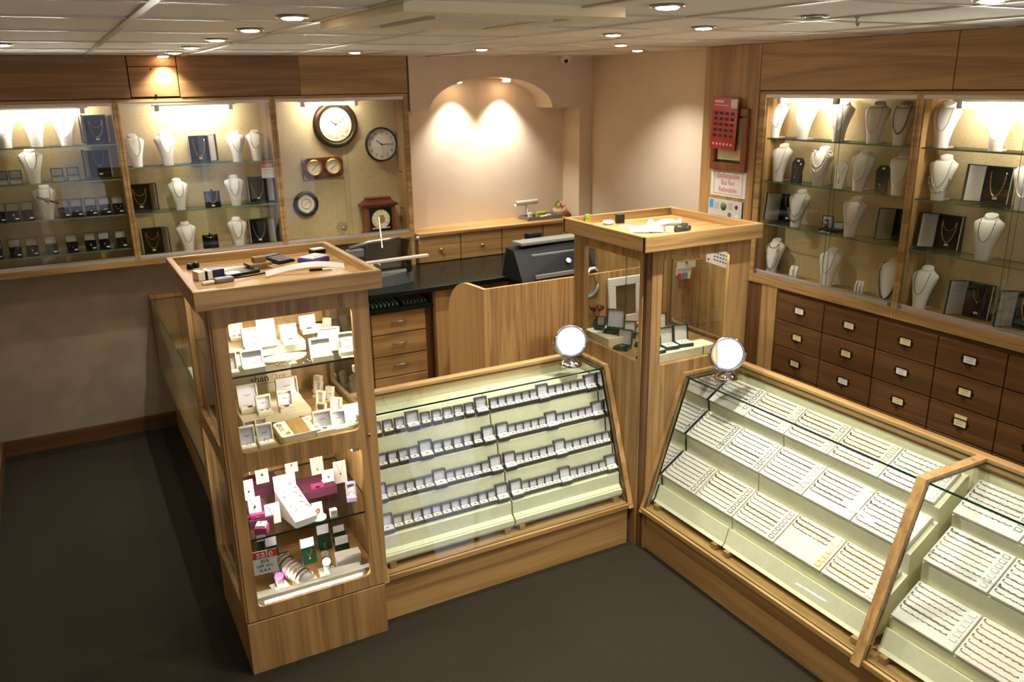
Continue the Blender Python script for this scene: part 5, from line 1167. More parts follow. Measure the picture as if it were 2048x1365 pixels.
# ================================================================== WALL CABINETS ON THE SIDE WALL
XR = 3.56; gR1, gR2 = 'in the cabinet nearest the notices', 'in the cabinet farther from the notices'
def cab_side(lab, y1, y0, pl, pr, shelves, ym):
    t = thing('wall_cabinet', lab, 'cabinet', 'glazed wall cabinets on the side wall')
    z0, z1 = 1.055, 2.145
    b = MB(); b.cbox(XR, XR+.022, y1, y1+pl, z0, z1, .003); b.cbox(XR, XR+.022, y0-pr, y0, z0, z1, .003); b.box(XR, XR+.022, y0, y1, 2.127, z1); b.cbox(XR+.001, XR+.022, y0, y1, z0, 1.112, .003); obj('face_frame', b, OKY, t)
    b = MB(); b.box(XR+.022, 3.74, y1+.0002, y1+.012, z0, z1); b.box(XR+.022, 3.74, y0-.012, y0-.0002, z0, z1); b.box(XR+.022, 3.74, y0, y1, z0+.003, 1.112); b.box(XR+.022, 3.74, y0, y1, 2.127, z1); obj('carcass', b, OKZ, t)
    b = MB(); b.box(3.735, 3.74, y0, y1, 1.112, 2.127); obj('back_panel', b, LINEN, t)
    b = MB(); b.box(XR+.002, XR+.02, y0, y1, 2.109, 2.1268); obj('top_track', b, ALU, t)
    b = MB(); b.box(XR+.002, XR+.02, y0, y1, 1.1125, 1.130); b.box(XR+.009, XR+.012, y0, y1, 1.130, 1.137); obj('bottom_track', b, ALU, t)
    pane('sliding_glass_door', t, XR+.013, XR+.017, ym-.02, y1-.001, 1.132, 2.118, 0, (GLASSW, GEDGE)); pane('sliding_glass_door', t, XR+.004, XR+.008, y0+.001, ym+.001, 1.132, 2.118, 0, (GLASSW, GEDGE))
    for z in shelves: pane('glass_shelf', t, XR+.030, 3.734, y0+.002, y1-.002, z-.007, z, 2, (GLASSW, GEDGE2))
    for yy in (y0+.012, y1-.012):
        b = MB(); b.cbox(XR-.0015, XR+.0018, yy-.010, yy+.010, 1.114, 1.134, .0008); obj('corner_clip', b, STEEL, t)
    return t
RS = (1.891, 1.651, 1.408)
cab_side('oak wall cabinet of white busts nearest the framed notices, above the drawers', 3.552, 2.606, .046, .016, RS, 3.05)
cab_side('oak wall cabinet of busts and black cases, farther from the notices', 2.572, 1.50, .017, .05, RS, 2.083)
b = MB(); b.box(XR+.004, 3.744, .9, 4.062, 2.146, HC); struct('trim_20', b, DARKGAP)
def fasciaR(n, y0, y1, z0, z1, mat): b = MB(); b.cbox(XR-.004, XR+.028, y0, y1, z0, z1, .002); struct('trim_%d' % n, b, mat)
fasciaR(21, 2.432, 3.598, 2.150, HC-.002, OAKP[1]); fasciaR(22, 2.10, 2.428, 2.150, HC-.002, OAKP[1]); fasciaR(23, 1.3, 2.096, 2.150, HC-.002, OAKP[1])
b = MB(); b.cbox(XR-.004, 3.742, 3.602, 4.060, 0, HC-.002, .003); struct('trim_24', b, OAKP[2])
strip_light(-.19, .19, Matrix.Translation((3.603, 3.29, 2.094)) @ Matrix.Rotation(R(-90), 4, 'Z'), 'glowing strip light in the side cabinet nearest the notices', r=.010)
strip_light(-.25, .25, Matrix.Translation((3.603, 2.16, 2.084)) @ Matrix.Rotation(R(-90), 4, 'Z'), 'glowing strip light in the side cabinet farther from the notices', r=.011)
XP = 3.640
def Y_(px, py): return at(px, py, 0, XP)[1]
WR1, WR2 = 'cabinet by the notices', 'cabinet farther from the notices'
def rb(px, py, z, nk, where, g, rz=0, s=1.0): bust(pose(XP-.03, Y_(px, py), z, R(-90+rz), 0, s), where, nk, g)
def rcase(px, py, z, nk, where, g, s=1.0): ncase(pose(3.700, Y_(px, py), z, R(-90), 0, s), where, nk, -1, g)
F4 = 1.1135
for i, (px, py, nk) in enumerate(((1550, 274, 'skew silver'), (1607, 280, 'fine silver'), (1678, 284, 'small pearl'), (1747, 287, 'pink pearl'), (1800, 291, 'black pearl'))):
    rb(px, py, RS[0], nk, ordn(i+1)+' on the top shelf of the '+WR1, gR1, 12, .99)
for i, (px, py, nk) in enumerate(((1557, 364, 'silver pendant'), (1637, 373, 'triple pearl'), (1718, 384, 'pearl'), (1796, 394, 'small pearl'))):
    rb(px, py, RS[1], nk, ordn(i+1)+' on the second shelf of the '+WR1, gR1, 10, 1.0)
def coffin_nodes(mat):
    A = Matrix.Rotation(R(-14), 4, 'X'); n = []
    b = MB(); b.prism([(-.022, 0), (.022, 0), (.036, .115), (.020, .140), (-.020, .140), (-.036, .115)], 1, 0, .010, 0, A); n.append(('board', b.mesh('board', [mat]), -1))
    b = MB(); b.box(-.02, .02, .045, .05, 0, .05); n.append(('strut', b.mesh('strut', [mat]), -1))
    b = MB(); b.box(-.007, .007, -.0012, -.0002, .119, .129, 0, A); n.append(('price_tag', b.mesh('price_tag', [WHITE]), -1)); return n
CFB, CFW = coffin_nodes(BLACKB), coffin_nodes(PAD)[:2]
def ypend(col):
    b = MB(); A = Matrix.Rotation(R(-14), 4, 'X'); b.tube([(-.022, -.0028, .112), (0, -.0028, .07), (.022, -.0028, .112)], .0010, 5, 0, False, A); b.tube([(0, -.0028, .07), (0, -.0028, .045)], .0010, 5, 0, False, A); b.ball((0, -.0058, .043), .0045, 8, 0, A); b.ball((0, -.0058, .030), .0045, 8, 0, A); return b.mesh('necklace', [col])
YPD = ypend(SILVER)
for i, (px, py, nodes, cn) in enumerate(((1593, 368, CFB, 'black'), (1680, 378, CFW, 'white'), (1762, 388, CFB, 'black'))):
    M = pose(XP-.02, Y_(px, py), RS[1], R(-90+14))
    place(nodes, 'necklace_easel', cn+' coffin shaped necklace stand, '+('first' if i < 2 else 'second')+' such on the second shelf near the notices', 'necklace stand', M, 'coffin shaped necklace stands')
    place([('necklace', YPD, -1)], 'necklace', 'drop necklace on the '+('first ' if i == 0 else 'second ' if i == 2 else '')+cn+' coffin shaped stand near the notices', 'necklace', M)
rcase(1556, 452, RS[2], 'silver pendant', 'third shelf of the '+WR1+', first', gR1, .97)
rb(1592, 459, RS[2], 'cluster silver', 'third shelf by the notices, beside the watch box', gR1, 10)
rb(1700, 478, RS[2], 'pink pearl', 'third shelf by the notices, past the watch box', gR1, 10)
rcase(1785, 489, RS[2], 'silver pendant', 'third shelf of the '+WR1+', last', gR1, .97)
t = thing('watch_box', 'open black watch box with a grey lined lid, third shelf near the notices', 'jewellery box', None, M=pose(XP-.01, Y_(1660, 470), RS[2]+.0003, R(-90+20)))
b = MB(); b.cbox(-.06, .06, 0, .05, 0, .018, .002); obj('base', b, BLACKB, t)
b = MB(); b.box(-.06, .0, .046, .052, .0185, .085, 0); l = obj('lid', b, BLACKB, t); b = MB(); b.box(-.054, -.004, .0435, .0455, .021, .08); obj('lid_lining', b, LINING, l)
b = MB(); b.box(.004, .06, .046, .052, .0185, .055, 0); l = obj('lid', b, BLACKB, t); b = MB(); b.box(.008, .056, .0435, .0455, .021, .052); obj('lid_lining', b, LINING, l)
t = thing('wristwatch', 'silver wristwatch with black strap in the open watch box', 'watch', None, M=pose(XP-.01, Y_(1652, 462), RS[2]+.022, R(-90+20)))
b = MB(); b.lathe([(.016, 0), (.016, .007), (.0005, .009)], 20, 0, Matrix.Translation((0, .014, .022)) @ FACE); obj('case', b, STEEL, t); b = MB(); b.box(-.010, .010, .015, .018, 0, .045); obj('strap', b, DARKPL, t)
b = MB(); P0 = Vector((XP-.045, 0, RS[2]+.006))
for k in range(26): b.ball((P0.x-.012*math.sin(k*.45), Y_(1640, 476)-k*.0052+.012*math.cos(k*.6), P0.z+.004*(k % 2)), .0036, 6, 0 if 4 < k < 22 else 1)
tag(obj('bead_string', b, [PEARL, PEARLK]), 'coiled string of white and black beads in front of the watch box', 'bead string')
rb(1545, 536, F4, 'long bead', 'floor of the '+WR1+', first', gR1, 12, .97); rb(1655, 562, F4, 'dark', 'floor of the '+WR1+', second', gR1, 12, 1.0); rb(1775, 593, F4, 'green bead', 'floor of the '+WR1+', third', gR1, 8, 1.05)
def brace(px, py, lab, charm):
    t = thing('bracelet_stand', lab, 'bracelet stand', 'white bracelet stands', M=pose(XP-.02, Y_(px, py), F4+.0006, R(-90+15)))
    b = MB(); b.prism([(0, 0), (-.006, .02), (.0, .05), (.014, .072), (.02, .072), (.008, .05), (.003, .02), (.01, 0)], 0, -.022, .022); obj('curved_plate', b, PAD, t)
    b = MB(); b.box(-.02, .02, .0105, .04, 0, .004); obj('foot', b, PAD, t)
    b = MB()
    for x in ((-.01, .008) if charm else (0,)): b.tube([(x, -.0045, .012), (x+.002, -.0085, .025), (x, -.0035, .048), (x, .009, .068)], .0016, 5, 0, False, None, lambda i: 1)
    if charm:
        for q in range(5): b.ball((-.01+.018*(q % 2), -.008, .016+q*.009), .0035, 6)
    obj('bracelet', b, SILVER, t)
brace(1591, 549, 'white bracelet stand with a plain silver bracelet, cabinet floor near the notices', False); brace(1722, 581, 'white bracelet stand with a charm bracelet, cabinet floor near the notices', True)
rb(1884, 296, RS[0], 'dark', 'top shelf of the '+WR2+', first', gR2, 12); rb(1993, 303, RS[0], 'pearl', 'top shelf of the '+WR2+', second', gR2, 12, .9)
rb(1876, 405, RS[1], 'cluster silver', 'second shelf farther from notices, first', gR2, 10); rcase(1968, 416, RS[1], 'gold link', 'second shelf of the '+WR2, gR2); rb(2046, 422, RS[1], 'pearl', 'second shelf farther from notices, last', gR2, 10)
rcase(1872, 507, RS[2], 'gold', 'third shelf of the '+WR2, gR2); rb(1966, 523, RS[2], 'silver', 'third shelf of the '+WR2, gR2, 12)
rb(1838, 616, F4, 'dark', 'floor of the '+WR2, gR2, 5, 1.02); rcase(1932, 636, F4, 'silver pendant', 'floor farther from notices, beside the bust', gR2); rcase(2035, 655, F4, 'gold', 'floor of the '+WR2+', farthest', gR2)

# ---- drawer unit under them
t = thing('drawer_unit', 'large brown wooden unit of labelled drawers under the side wall cabinets', 'drawer unit')
YD = [3.355, 3.017, 2.674, 2.337, 2.0, 1.665]; ZD = [1.030, .872, .716, .560, .404]
b = MB(); b.box(XR+.03, 3.74, 1.60, 3.598, 0, 1.054); obj('carcass', b, BRN[1], t)
b = MB(); b.cbox(XR+.006, XR+.0295, 3.362, 3.48, 0, 1.054, .002); obj('filler_panel', b, OAKP[2], t); b = MB(); b.cbox(XR+.012, XR+.0295, 3.482, 3.598, 0, 1.054, .002); obj('filler_panel', b, BRN[2], t)
b = MB(); b.box(XR+.008, XR+.0295, 1.64, 3.355, .08, .400); obj('lower_panel', b, BRN[1], t)
for c in range(5):
    for r_ in range(4):
        y1, y0 = YD[c]-.003, YD[c+1]+.003; z1, z0 = ZD[r_]-.002, ZD[r_+1]+.003
        b = MB(); b.cbox(XR+.008, XR+.0295, y0, y1, z0, z1, .003); d = obj('drawer', b, BRN[1], t)
        if r_ == 3 or c == 4 and r_ < 2: continue
        yc, zc_ = (y0+y1)/2, (z0+z1)/2+.004
        b = MB(); X = XR+.004
        for q in ((yc-.036, yc+.036, zc_+.017, zc_+.022), (yc-.036, yc+.036, zc_-.022, zc_-.017), (yc-.036, yc-.031, zc_-.017, zc_+.017), (yc+.031, yc+.036, zc_-.017, zc_+.017)): b.box(X, XR+.0079, *q)
        for s in (-1, 1): b.cbox(X+.001, XR+.0079, yc+s*.040-.005, yc+s*.040+.005, zc_-.006, zc_+.006, .001)
        b.tube([(X-.004, yc-.010, zc_-.022), (X-.010, yc-.006, zc_-.030), (X-.010, yc+.006, zc_-.030), (X-.004, yc+.010, zc_-.022)], .003, 6)
        obj('label_holder', b, BRONZE, d)
        b = MB(); e = .010 if (c, r_) == (3, 2) else 0; cm = 0 if (c + r_) % 3 else 1
        b.box(X+.002, XR+.0079, yc-.030, yc+.030, zc_-.0165, zc_+.0165+e*2.2, cm)
        for q in range(2): b.box(X+.0016, X+.002, yc-.018+.003*q, yc+.016, zc_+.006-q*.012, zc_+.009-q*.012, 2)
        obj('label_card', b, [plain('label_card_cream', (224, 206, 150), .6) if 'label_card_cream' not in bpy.data.materials else bpy.data.materials['label_card_cream'], WHITE, INKG], d)

# ---- notices on the panel (facing -x)
XN = XR-.0045
def onp(y, z): return Matrix.Translation((XN, y, z)) @ Matrix.Rotation(R(-90), 4, 'Z')
t = thing('picture_frame', 'wooden frame holding a cream certificate, hung on the oak panel', 'picture frame', None, M=onp(3.808, 1.870))
b = MB(); ring_ = ((-.15, .15, -.18, -.135), (-.15, .15, .135, .18), (-.15, -.108, -.135, .135), (.108, .15, -.135, .135))
for q in ring_: b.cbox(q[0], q[1], -.022, 0, q[2], q[3], .006)
obj('frame', b, wood('frame_wood', (104, 58, 26), (140, 84, 42), 2), t)
b = MB(); b.box(-.108, .108, -.004, 0, -.135, .135); obj('backing', b, GREENB, t)
b = MB(); b.box(-.098, .100, -.0065, -.0045, -.118, .125); cdd = obj('certificate', b, plain('certificate_paper', (222, 206, 160), .6), t)
b = MB(); put_text(b, 'Award', .02, -.05, -.007, -.03, 0, None, .0003)
b = MB()
b.box(-.08, .0, -.007, -.0066, -.045, -.035)
for q in range(5): b.box(-.085, .08-.02*(q == 4), -.007, -.0066, -.060-q*.011, -.056-q*.011)
obj('print', b, INKG, cdd)
t = thing('leaflet', 'red leaflet printed with rows of watches, propped over the wooden frame', 'leaflet', None, M=onp(3.832, 1.963) @ Matrix.Translation((0, -.036, 0)) @ Matrix.Rotation(R(2), 4, 'Y'))
b = MB(); b.box(-.107, .107, -.002, 0, -.148, .148); obj('page', b, BOOKRED, t)
b = MB(); b.box(-.09, -.01, -.003, -.0021, .118, .132, 1); b.box(-.09, .03, -.003, -.0021, .100, .106, 1)
for i in range(5):
    for j in range(4): b.box(-.085+j*.046, -.055+j*.046, -.003, -.0021, .05-i*.032, .066-i*.032, 0)
for j in range(6): b.box(-.085+j*.03, -.070+j*.03, -.003, -.0021, -.125, -.112, 1)
b.box(.05, .1, -.003, -.0021, .09, .14, 1)
obj('pictures', b, [DARKPL, LINING], t)
b = MB(); b.cbox(-.01, .11, .001, .012, -.15, .12, .001); obj('dark_booklet', b, GREENB, t)
t = thing('notice_sign', 'white notice with pink writing about exchanges, pinned under the wooden frame', 'notice', None, M=onp(3.806, 1.612))
b = MB(); b.box(-.150, .150, -.0012, 0, -.078, .0745); obj('sheet', b, WHITE, t)
b = MB()
for i, s in enumerate(('Exchangeable', 'But Not', 'Refundable')): put_text(b, s, .043, 0, -.0016, .045-.042*i, 0, None, .0003, .82)
obj('lettering', b, REDINK, t)
b = MB()
for q in ((-.122, .122, -.066, -.064), (-.122, .122, .066, .068), (-.122, -.120, -.064, .066), (.120, .122, -.064, .066)): b.box(q[0], q[1], -.0017, -.0013, q[2], q[3])
obj('border', b, INK, t)
t = thing('notice_sign', 'white printed card with a red dot, low on the oak panel behind the corner tower', 'notice', None, M=onp(3.84, 1.15) @ Matrix.Rotation(R(3), 4, 'Y'))
b = MB(); b.box(-.12, .12, -.0012, 0, -.05, .05); obj('sheet', b, WHITE, t)
b = MB(); b.lathe([(.009, 0), (.009, .0006), (.0005, .0006)], 12, 0, Matrix.Translation((-.098, -.0013, -.03)) @ FACE, False)
for q in range(3):
    for r_ in range(6): b.box(-.05+r_*.026, -.034+r_*.026, -.0018, -.0013, .02-q*.022, .028-q*.022, 1)
obj('print', b, [RED, INK], t)
t = thing('leaflet', 'leaflet with a blue square and food pictures, low on the oak panel', 'leaflet', None, M=onp(3.820, 1.455))
b = MB(); b.box(-.146, .146, -.003, 0, -.058, .058); obj('page', b, plain('leaflet_grey', (196, 196, 190), .5), t)
b = MB(); b.box(-.135, -.100, -.004, -.0032, .0, .052); obj('blue_square', b, SKYB, t)
b = MB(); b.lathe([(.026, 0), (.026, .0008), (.0005, .0008)], 20, 0, Matrix.Translation((-.01, -.0032, .018)) @ FACE); b.lathe([(.015, 0), (.015, .0008), (.0005, .0008)], 14, 0, Matrix.Translation((.045, -.0032, -.028)) @ FACE, False); b.lathe([(.013, 0), (.013, .0008), (.0005, .0008)], 14, 1, Matrix.Translation((.10, -.0032, .022)) @ FACE, False); b.lathe([(.014, 0), (.014, .0008), (.0005, .0008)], 14, 2, Matrix.Translation((.105, -.0032, -.034)) @ FACE, False)
for q in range(4): b.box(-.09, -.05, -.0036, -.0032, .03-q*.01, .034-q*.01, 3); b.box(.03, .07, -.0036, -.0032, .035-q*.01, .039-q*.01, 3)
obj('pictures', b, [BEAN, STONER, WHITE, INKG], t)
b = MB(); b.cbox(.1465, .152, -.004, 0, -.058, .058, .0008); obj('spine', b, DARKPL, t)

# ================================================================== NICHE COUNTER
t = thing('drawer_shelf', 'oak shelf unit with brass knobbed drawers along the arched niche', 'drawer unit')
b = MB(); b.cbox(2.224, 3.63, 5.485, 5.798, 1.165, 1.187, .003); obj('shelf_top', b, OKX, t)
b = MB(); b.box(2.224, 3.63, 5.535, 5.798, .97, 1.1645); obj('carcass', b, BRN[0], t)
XD = [2.228, 2.562, 2.908, 3.270, 3.628]
for i in range(4):
    b = MB(); b.cbox(XD[i]+.004, XD[i+1]-.004, 5.512, 5.534, .972, 1.160, .003); d = obj('drawer', b, OAKP[0], t)
    b = MB(); b.lathe([(.006, 0), (.006, .010), (.014, .016), (.016, .022), (.012, .028), (.0005, .030)], 20, 0, Matrix.Translation(((XD[i]+XD[i+1])/2, 5.512, 1.060)) @ FACE); obj('knob', b, BRASS, d)
t = thing('work_counter', 'long glossy black green worktop behind the glass cases', 'worktop')
b = MB(); b.cbox(1.05, 3.63, 4.80, 5.508, .935, .968, .004); obj('worktop', b, COUNTER, t)
b = MB(); b.cbox(1.60, 2.025, 4.80, 5.2, .838, .862, .003); obj('lower_shelf', b, COUNTER, t)
b = MB(); b.box(2.028, 2.045, 4.82, 5.5, 0, .9345); b.box(1.585, 1.598, 4.82, 5.5, 0, .9345); b.box(1.60, 2.026, 5.25, 5.27, .0, .9345); obj('side_panel', b, BRN[2], t)
t = thing('drawer_pedestal', 'oak pedestal of four drawers under the black worktop', 'drawer unit')
b = MB(); b.box(1.602, 1.975, 4.85, 5.24, 0, .836); obj('carcass', b, BRN[2], t); b = MB(); b.box(1.976, 2.026, 4.86, 4.88, 0, .836); obj('filler_panel', b, BRN[2], t)
ZP = [.832, .688, .542, .400, .26]
for i in range(4):
    b = MB(); b.cbox(1.605, 1.972, 4.826, 4.849, ZP[i+1]+.004, ZP[i]-.002, .004); d = obj('drawer', b, OAKP[0], t)
    zc_ = (ZP[i]+ZP[i+1])/2+.012; b = MB(); b.tube([(1.745, 4.826, zc_), (1.745, 4.806, zc_), (1.83, 4.806, zc_), (1.83, 4.826, zc_)], .0045, 8); obj('handle', b, STEEL, d)
b = MB(); b.box(2.047, 3.62, 4.84, 4.86, 0, .9345); tag(obj('counter_front', b, OAKP[2]), 'plain oak front panel under the black worktop', 'panel')
for i, (x, lab, m_) in enumerate(((1.715, 'mint green sloping label tray under the black worktop', MINT), (1.915, 'grey label tray under the black worktop', GREYPL))):
    t = thing('label_tray', lab, 'tray', None, (x, 4.84, .8624)); w = .19 if i == 0 else .17
    b = MB(); b.prism([(0, 0), (.16, 0), (.16, .030), (0, .010)], 0, -w/2, w/2); obj('tray', b, GREENV, t)
    b = MB()
    for k in range(7): b.prism([(0, .0102), (0, .026), (.15, .046), (.15, .0300)], 0, -w/2+.004+k*w/7, -w/2+.010+k*w/7)
    obj('dividers', b, m_, t)
# engraving pantograph
t = thing('engraving_machine', 'grey engraving pantograph with a long white rail on the black worktop', 'engraving machine', None, (1.72, 5.06, .9685))
b = MB(); b.add([(-.24, -.12, 0), (.10, -.10, 0), (.26, -.05, 0), (.26, .1, 0), (-.24, .1, 0), (-.24, -.12, .055), (.10, -.10, .075), (.26, -.05, .075), (.26, .1, .06), (-.24, .1, .055)], [(0, 4, 3, 2, 1), (5, 6, 7, 8, 9), (0, 1, 6, 5), (1, 2, 7, 6), (2, 3, 8, 7), (3, 4, 9, 8), (4, 0, 5, 9)]); obj('base_casting', b, CASTG, t)
b = MB(); b.cbox(-.26, .36, -.09, -.055, .155, .172, .003, 0, Matrix.Rotation(R(-1), 4, 'Y')); obj('rail', b, plain('rail_cream', (176, 170, 154), .4), t)
for x in (-.12, .22):
    b = MB(); b.cbox(x-.014, x+.014, -.085, -.06, .075, .152, .003); obj('rail_post', b, DARKPL, t)
b = MB()
for k in range(6): b.box(-.22+k*.045, -.216+k*.045, -.13, -.092, .152, .157)
obj('jaws', b, WHTPL, t)
b = MB(); b.tube([(-.14, .03, .25), (.0, .04, .275), (.13, .04, .28), (.20, .04, .285)], .012, 8); b.tube([(.20, .03, .285), (.33, .02, .255)], .005, 6); b.ball((.33, .02, .27), .016, 10); b.tube([(-.02, .04, .27), (-.02, .1, .06)], .012, 8); obj('arm', b, STEEL, t)
b = MB(); b.tube([(.065, -.02, .24), (.055, -.02, .44)], .005, 8); obj('spindle_rod', b, STEEL, t)
b = MB(); b.cbox(-.16, -.05, .0, .06, .19, .24, .006); obj('gear_head', b, CASTG, t)
# papers on the worktop
for i, (x, y, r_) in enumerate(((2.72, 4.98, 20), (2.80, 5.06, 8), (2.83, 4.93, 30), (2.93, 5.25, 12))):
    b = MB(); b.box(-.055, .055, -.035, .035, 0, .0015); o = tag(obj('paper_card', b, PAPER), 'white paper card on the black worktop, '+ordn(i+1)+' from the engraving machine', 'paper card', 'paper cards on the black worktop'); o.location = (x, y, .9686+.0018*i); o.rotation_euler.z = R(r_)
# tray, stand and basket on the niche shelf
t = thing('grey_tray', 'shallow grey tray of oddments on the oak niche shelf', 'tray', None, (3.30, 5.635, 1.1875))
b = MB(); b.box(-.13, .18, -.07, .08, 0, .004)
for q in ((-.13, .18, -.07, -.066), (-.13, .18, .076, .08), (-.13, -.126, -.066, .076), (.176, .18, -.066, .076)): b.box(*q, .004, .028)
obj('tray_body', b, GREYPL, t)
for x, y, w_, d_, h_, mt, lab, rz in ((-.08, -.01, .035, .02, .05, WHITE, 'white folded card standing in the grey tray', 20), (.04, .02, .09, .04, .045, LEAFG, 'lime green plastic holder in the grey tray', 4), (.03, -.035, .06, .02, .022, PAPER, 'cream paper packet in the grey tray', 8), (.08, -.03, .04, .02, .030, WHITE, 'white card lying in the grey tray before the green holder', -10)):
    b = MB(); b.cbox(-w_/2, w_/2, -d_/2, d_/2, 0, h_, .003); o = tag(obj('tray_item', b, mt), lab, 'stationery'); o.location = (3.30+x, 5.635+y, 1.1918); o.rotation_euler.z = R(rz); o.name = lab.split()[0]+'_'+('card' if 'card' in lab else 'holder' if 'holder' in lab else 'packet')
t = thing('bracelet_bar', 'white T shaped bracelet bar on the niche shelf behind the grey tray', 'bracelet stand', None, (3.27, 5.752, 1.1875))
b = MB(); b.tube([(-.11, 0, .115), (.09, 0, .12)], .020, 14); obj('padded_bar', b, PAD, t); b = MB(); b.tube([(-.01, 0, .006), (-.01, 0, .096)], .008, 10); b.cbox(-.05, .03, -.028, .028, 0, .006, .002); obj('stem', b, PAD, t)
t = thing('gift_basket', 'small basket of dried flowers and wrapped soap in the niche corner', 'basket', None, (3.545, 5.70, 1.1875))
b = MB(); b.lathe([(.045, 0), (.055, .02), (.062, .055), (.058, .056), (.050, .02)], 20, 0, None, True, True); obj('basket', b, plain('pale_wicker', (190, 160, 130), .7, bump=.3), t)
rs = random.Random(3)
for k in range(5):
    b = MB(); a = k*1.256; b.add([(0, 0, 0), (.03, 0, .035), (0, .012, .075), (-.026, .004, .04), (.002, -.012, .038)], [(0, 1, 4), (1, 2, 4), (2, 3, 4), (3, 0, 4), (0, 3, 2, 1)], 0, False, Matrix.Translation((.022*math.cos(a), .022*math.sin(a), .045)) @ Matrix.Rotation(a, 4, 'Z')); obj('dried_flower', b, [TAN, BRONZE, LEAFG, CREAM, TAN][k], t)
t = thing('red_pouch', 'small red pouch in front of the basket on the niche shelf', 'pouch', None, (3.555, 5.60, 1.1875)); b = MB(); b.lathe([(.022, 0), (.028, .012), (.02, .028), (.010, .034)], 14); obj('bag', b, STONER, t); b = MB(); b.lathe([(.010, .0345), (.014, .040), (.0005, .042)], 12); obj('neck', b, STONER, t)

# ================================================================== PARTITION, TILL AND BACK THINGS
t = thing('partition', 'L shaped oak partition with a rounded corner standing behind the ring case', 'partition')
b = MB(); b.box(2.012, 3.55, 4.0, 4.02, 0, 1.118); obj('front_panel', b, STREAK, t)
pts = [(4.0, 0), (4.5, 0), (4.5, .84)]
for k in range(13): a = math.pi/2*k/12; pts.append((4.5-.30+.30*math.cos(a), .84+.27*math.sin(a)))
pts += [(4.0, 1.118)]
b = MB(); b.prism(pts, 0, 1.99, 2.0115); obj('side_panel', b, PALEW, t)
b = MB(); b.box(2.94, 3.54, 4.021, 4.30, .0, 1.30); obj('tall_back', b, OAKP[2], t)
t = thing('till_monitor', 'black till monitor seen from behind, above the streaked partition', 'monitor', None, M=pose(2.62, 4.25, 1.062, R(3)))
b = MB(); b.add([(-.25, .0, .0), (.30, .0, .0), (.30, .24, .0), (-.25, .24, .0), (-.23, .13, .17), (.30, .13, .19), (.30, .22, .20), (-.23, .22, .18)], [(0, 3, 2, 1), (4, 5, 6, 7), (0, 1, 5, 4), (1, 2, 6, 5), (2, 3, 7, 6), (3, 0, 4, 7)]); b.box(-.22, .29, .02, .22, -.2615, -.001); obj('back_shell', b, plain('till_black', (4, 6, 6), .55, 0, .2), t)
b = MB(); b.cbox(-.18, .30, .118, .23, .195, .215, .004); obj('top_edge', b, GREYPL, t)
b = MB(); b.cbox(-.12, .30, .035, .07, .125, .14, .004, 0, Matrix.Translation((0, .055, 0))); b.cbox(-.16, .30, -.012, -.001, .01, .035, .003); obj('ridge', b, GREYPL, t)
b = MB(); b.lathe([(.017, 0), (.017, .002), (.0005, .002)], 16, 0, Matrix.Translation((.12, .045, .085)) @ Matrix.Rotation(R(52), 4, 'X')); obj('badge', b, LINING, t)
b = MB(); b.box(2.34, 2.93, 4.03, 4.60, .77, .80); b.box(2.34, 2.36, 4.03, 4.6, 0, .77); b.box(2.91, 2.93, 4.03, 4.6, 0, .77); tag(obj('till_desk', b, OAKP[0]), 'oak till desk hidden behind the streaked partition', 'desk')
t = thing('card_box', 'small black box standing behind the till monitor', 'box', None, (2.62, 4.54, .8005)); b = MB(); b.cbox(-.05, .05, -.03, .03, 0, .50, .008); obj('case', b, DARKPL, t); b = MB(); b.cbox(-.04, .04, -.034, -.0305, .05, .45, .001); obj('front_plate', b, BLACKB, t)
t = thing('picture_frame', 'white framed picture propped on the partition side behind the corner tower', 'picture frame', None, M=pose(2.93, 3.94, .80, 0, R(-4)))
for q in ((-.125, .125, 0, .05), (-.125, .125, .235, .285), (-.125, -.075, .05, .235), (.075, .125, .05, .235)):
    b = MB(); b.cbox(q[0], q[1], 0, .02, q[2], q[3], .004); obj('frame_side', b, WHTPL, t)
b = MB(); b.box(-.075, .075, .008, .016, .05, .235); obj('picture', b, plain('dim_picture', (96, 76, 44), .15), t)
b = MB(); b.cbox(2.66, 3.10, 3.87, 3.998, 0, .798, .003); tag(obj('low_shelf', b, OAKP[2]), 'low oak ledge behind the corner tower carrying the white frame', 'ledge')
t = thing('hanging_key_rack', 'white key rack with pink and teal tags and hanging keys behind the corner tower', 'key rack', None, M=pose(3.405, 3.993, 1.035))
b = MB(); b.box(-.06, .06, 0, .006, 0, .045); obj('rack', b, WHTPL, t)
for i, m_ in enumerate((PINK, REDINK, SKYB, CREAM)):
    b = MB(); b.box(-.05+i*.027, -.028+i*.027, -.003, -.0005, -.03, .012); obj('key_tag', b, m_, t)
for i, m_ in enumerate((STEEL, BRASS, STEEL, RED)):
    b = MB(); b.tube([(-.04+i*.027, -.004, -.031), (-.038+i*.027, -.005, -.06), (-.041+i*.027, -.004, -.085 if i < 3 else -.13)], .004 if i < 3 else .006, 6); obj('key', b, m_, t)
for x, z, w_, h_, lab in ((3.42, 1.075, .15, .042, 'white paper slip with a bulldog clip above the key rack'), (3.47, 1.16, .0, 0, '')):
    if not w_: continue
    t = thing('paper_slip', lab, 'paper slip', None, M=pose(x, 3.99, z+.0)); b = MB(); b.box(-w_/2, w_/2, 0.0, .0015, 0, h_); obj('slip', b, PAPER, t); b = MB(); b.box(-.008, .008, -.003, -.0002, h_-.016, h_+.004); obj('clip', b, STEEL, t)
t = thing('cable_loop', 'white cable plug hooked over the partition edge behind the corner tower', 'cable', None, (2.70, 3.99, 1.119)); b = MB(); b.tube([(-.03, 0, .012), (-.01, 0, .035), (.02, 0, .038), (.045, 0, .016)], .007, 8); obj('cable', b, WHTPL, t); b = MB(); b.cbox(-.05, -.028, -.012, .012, 0, .03, .004); obj('plug', b, WHTPL, t)
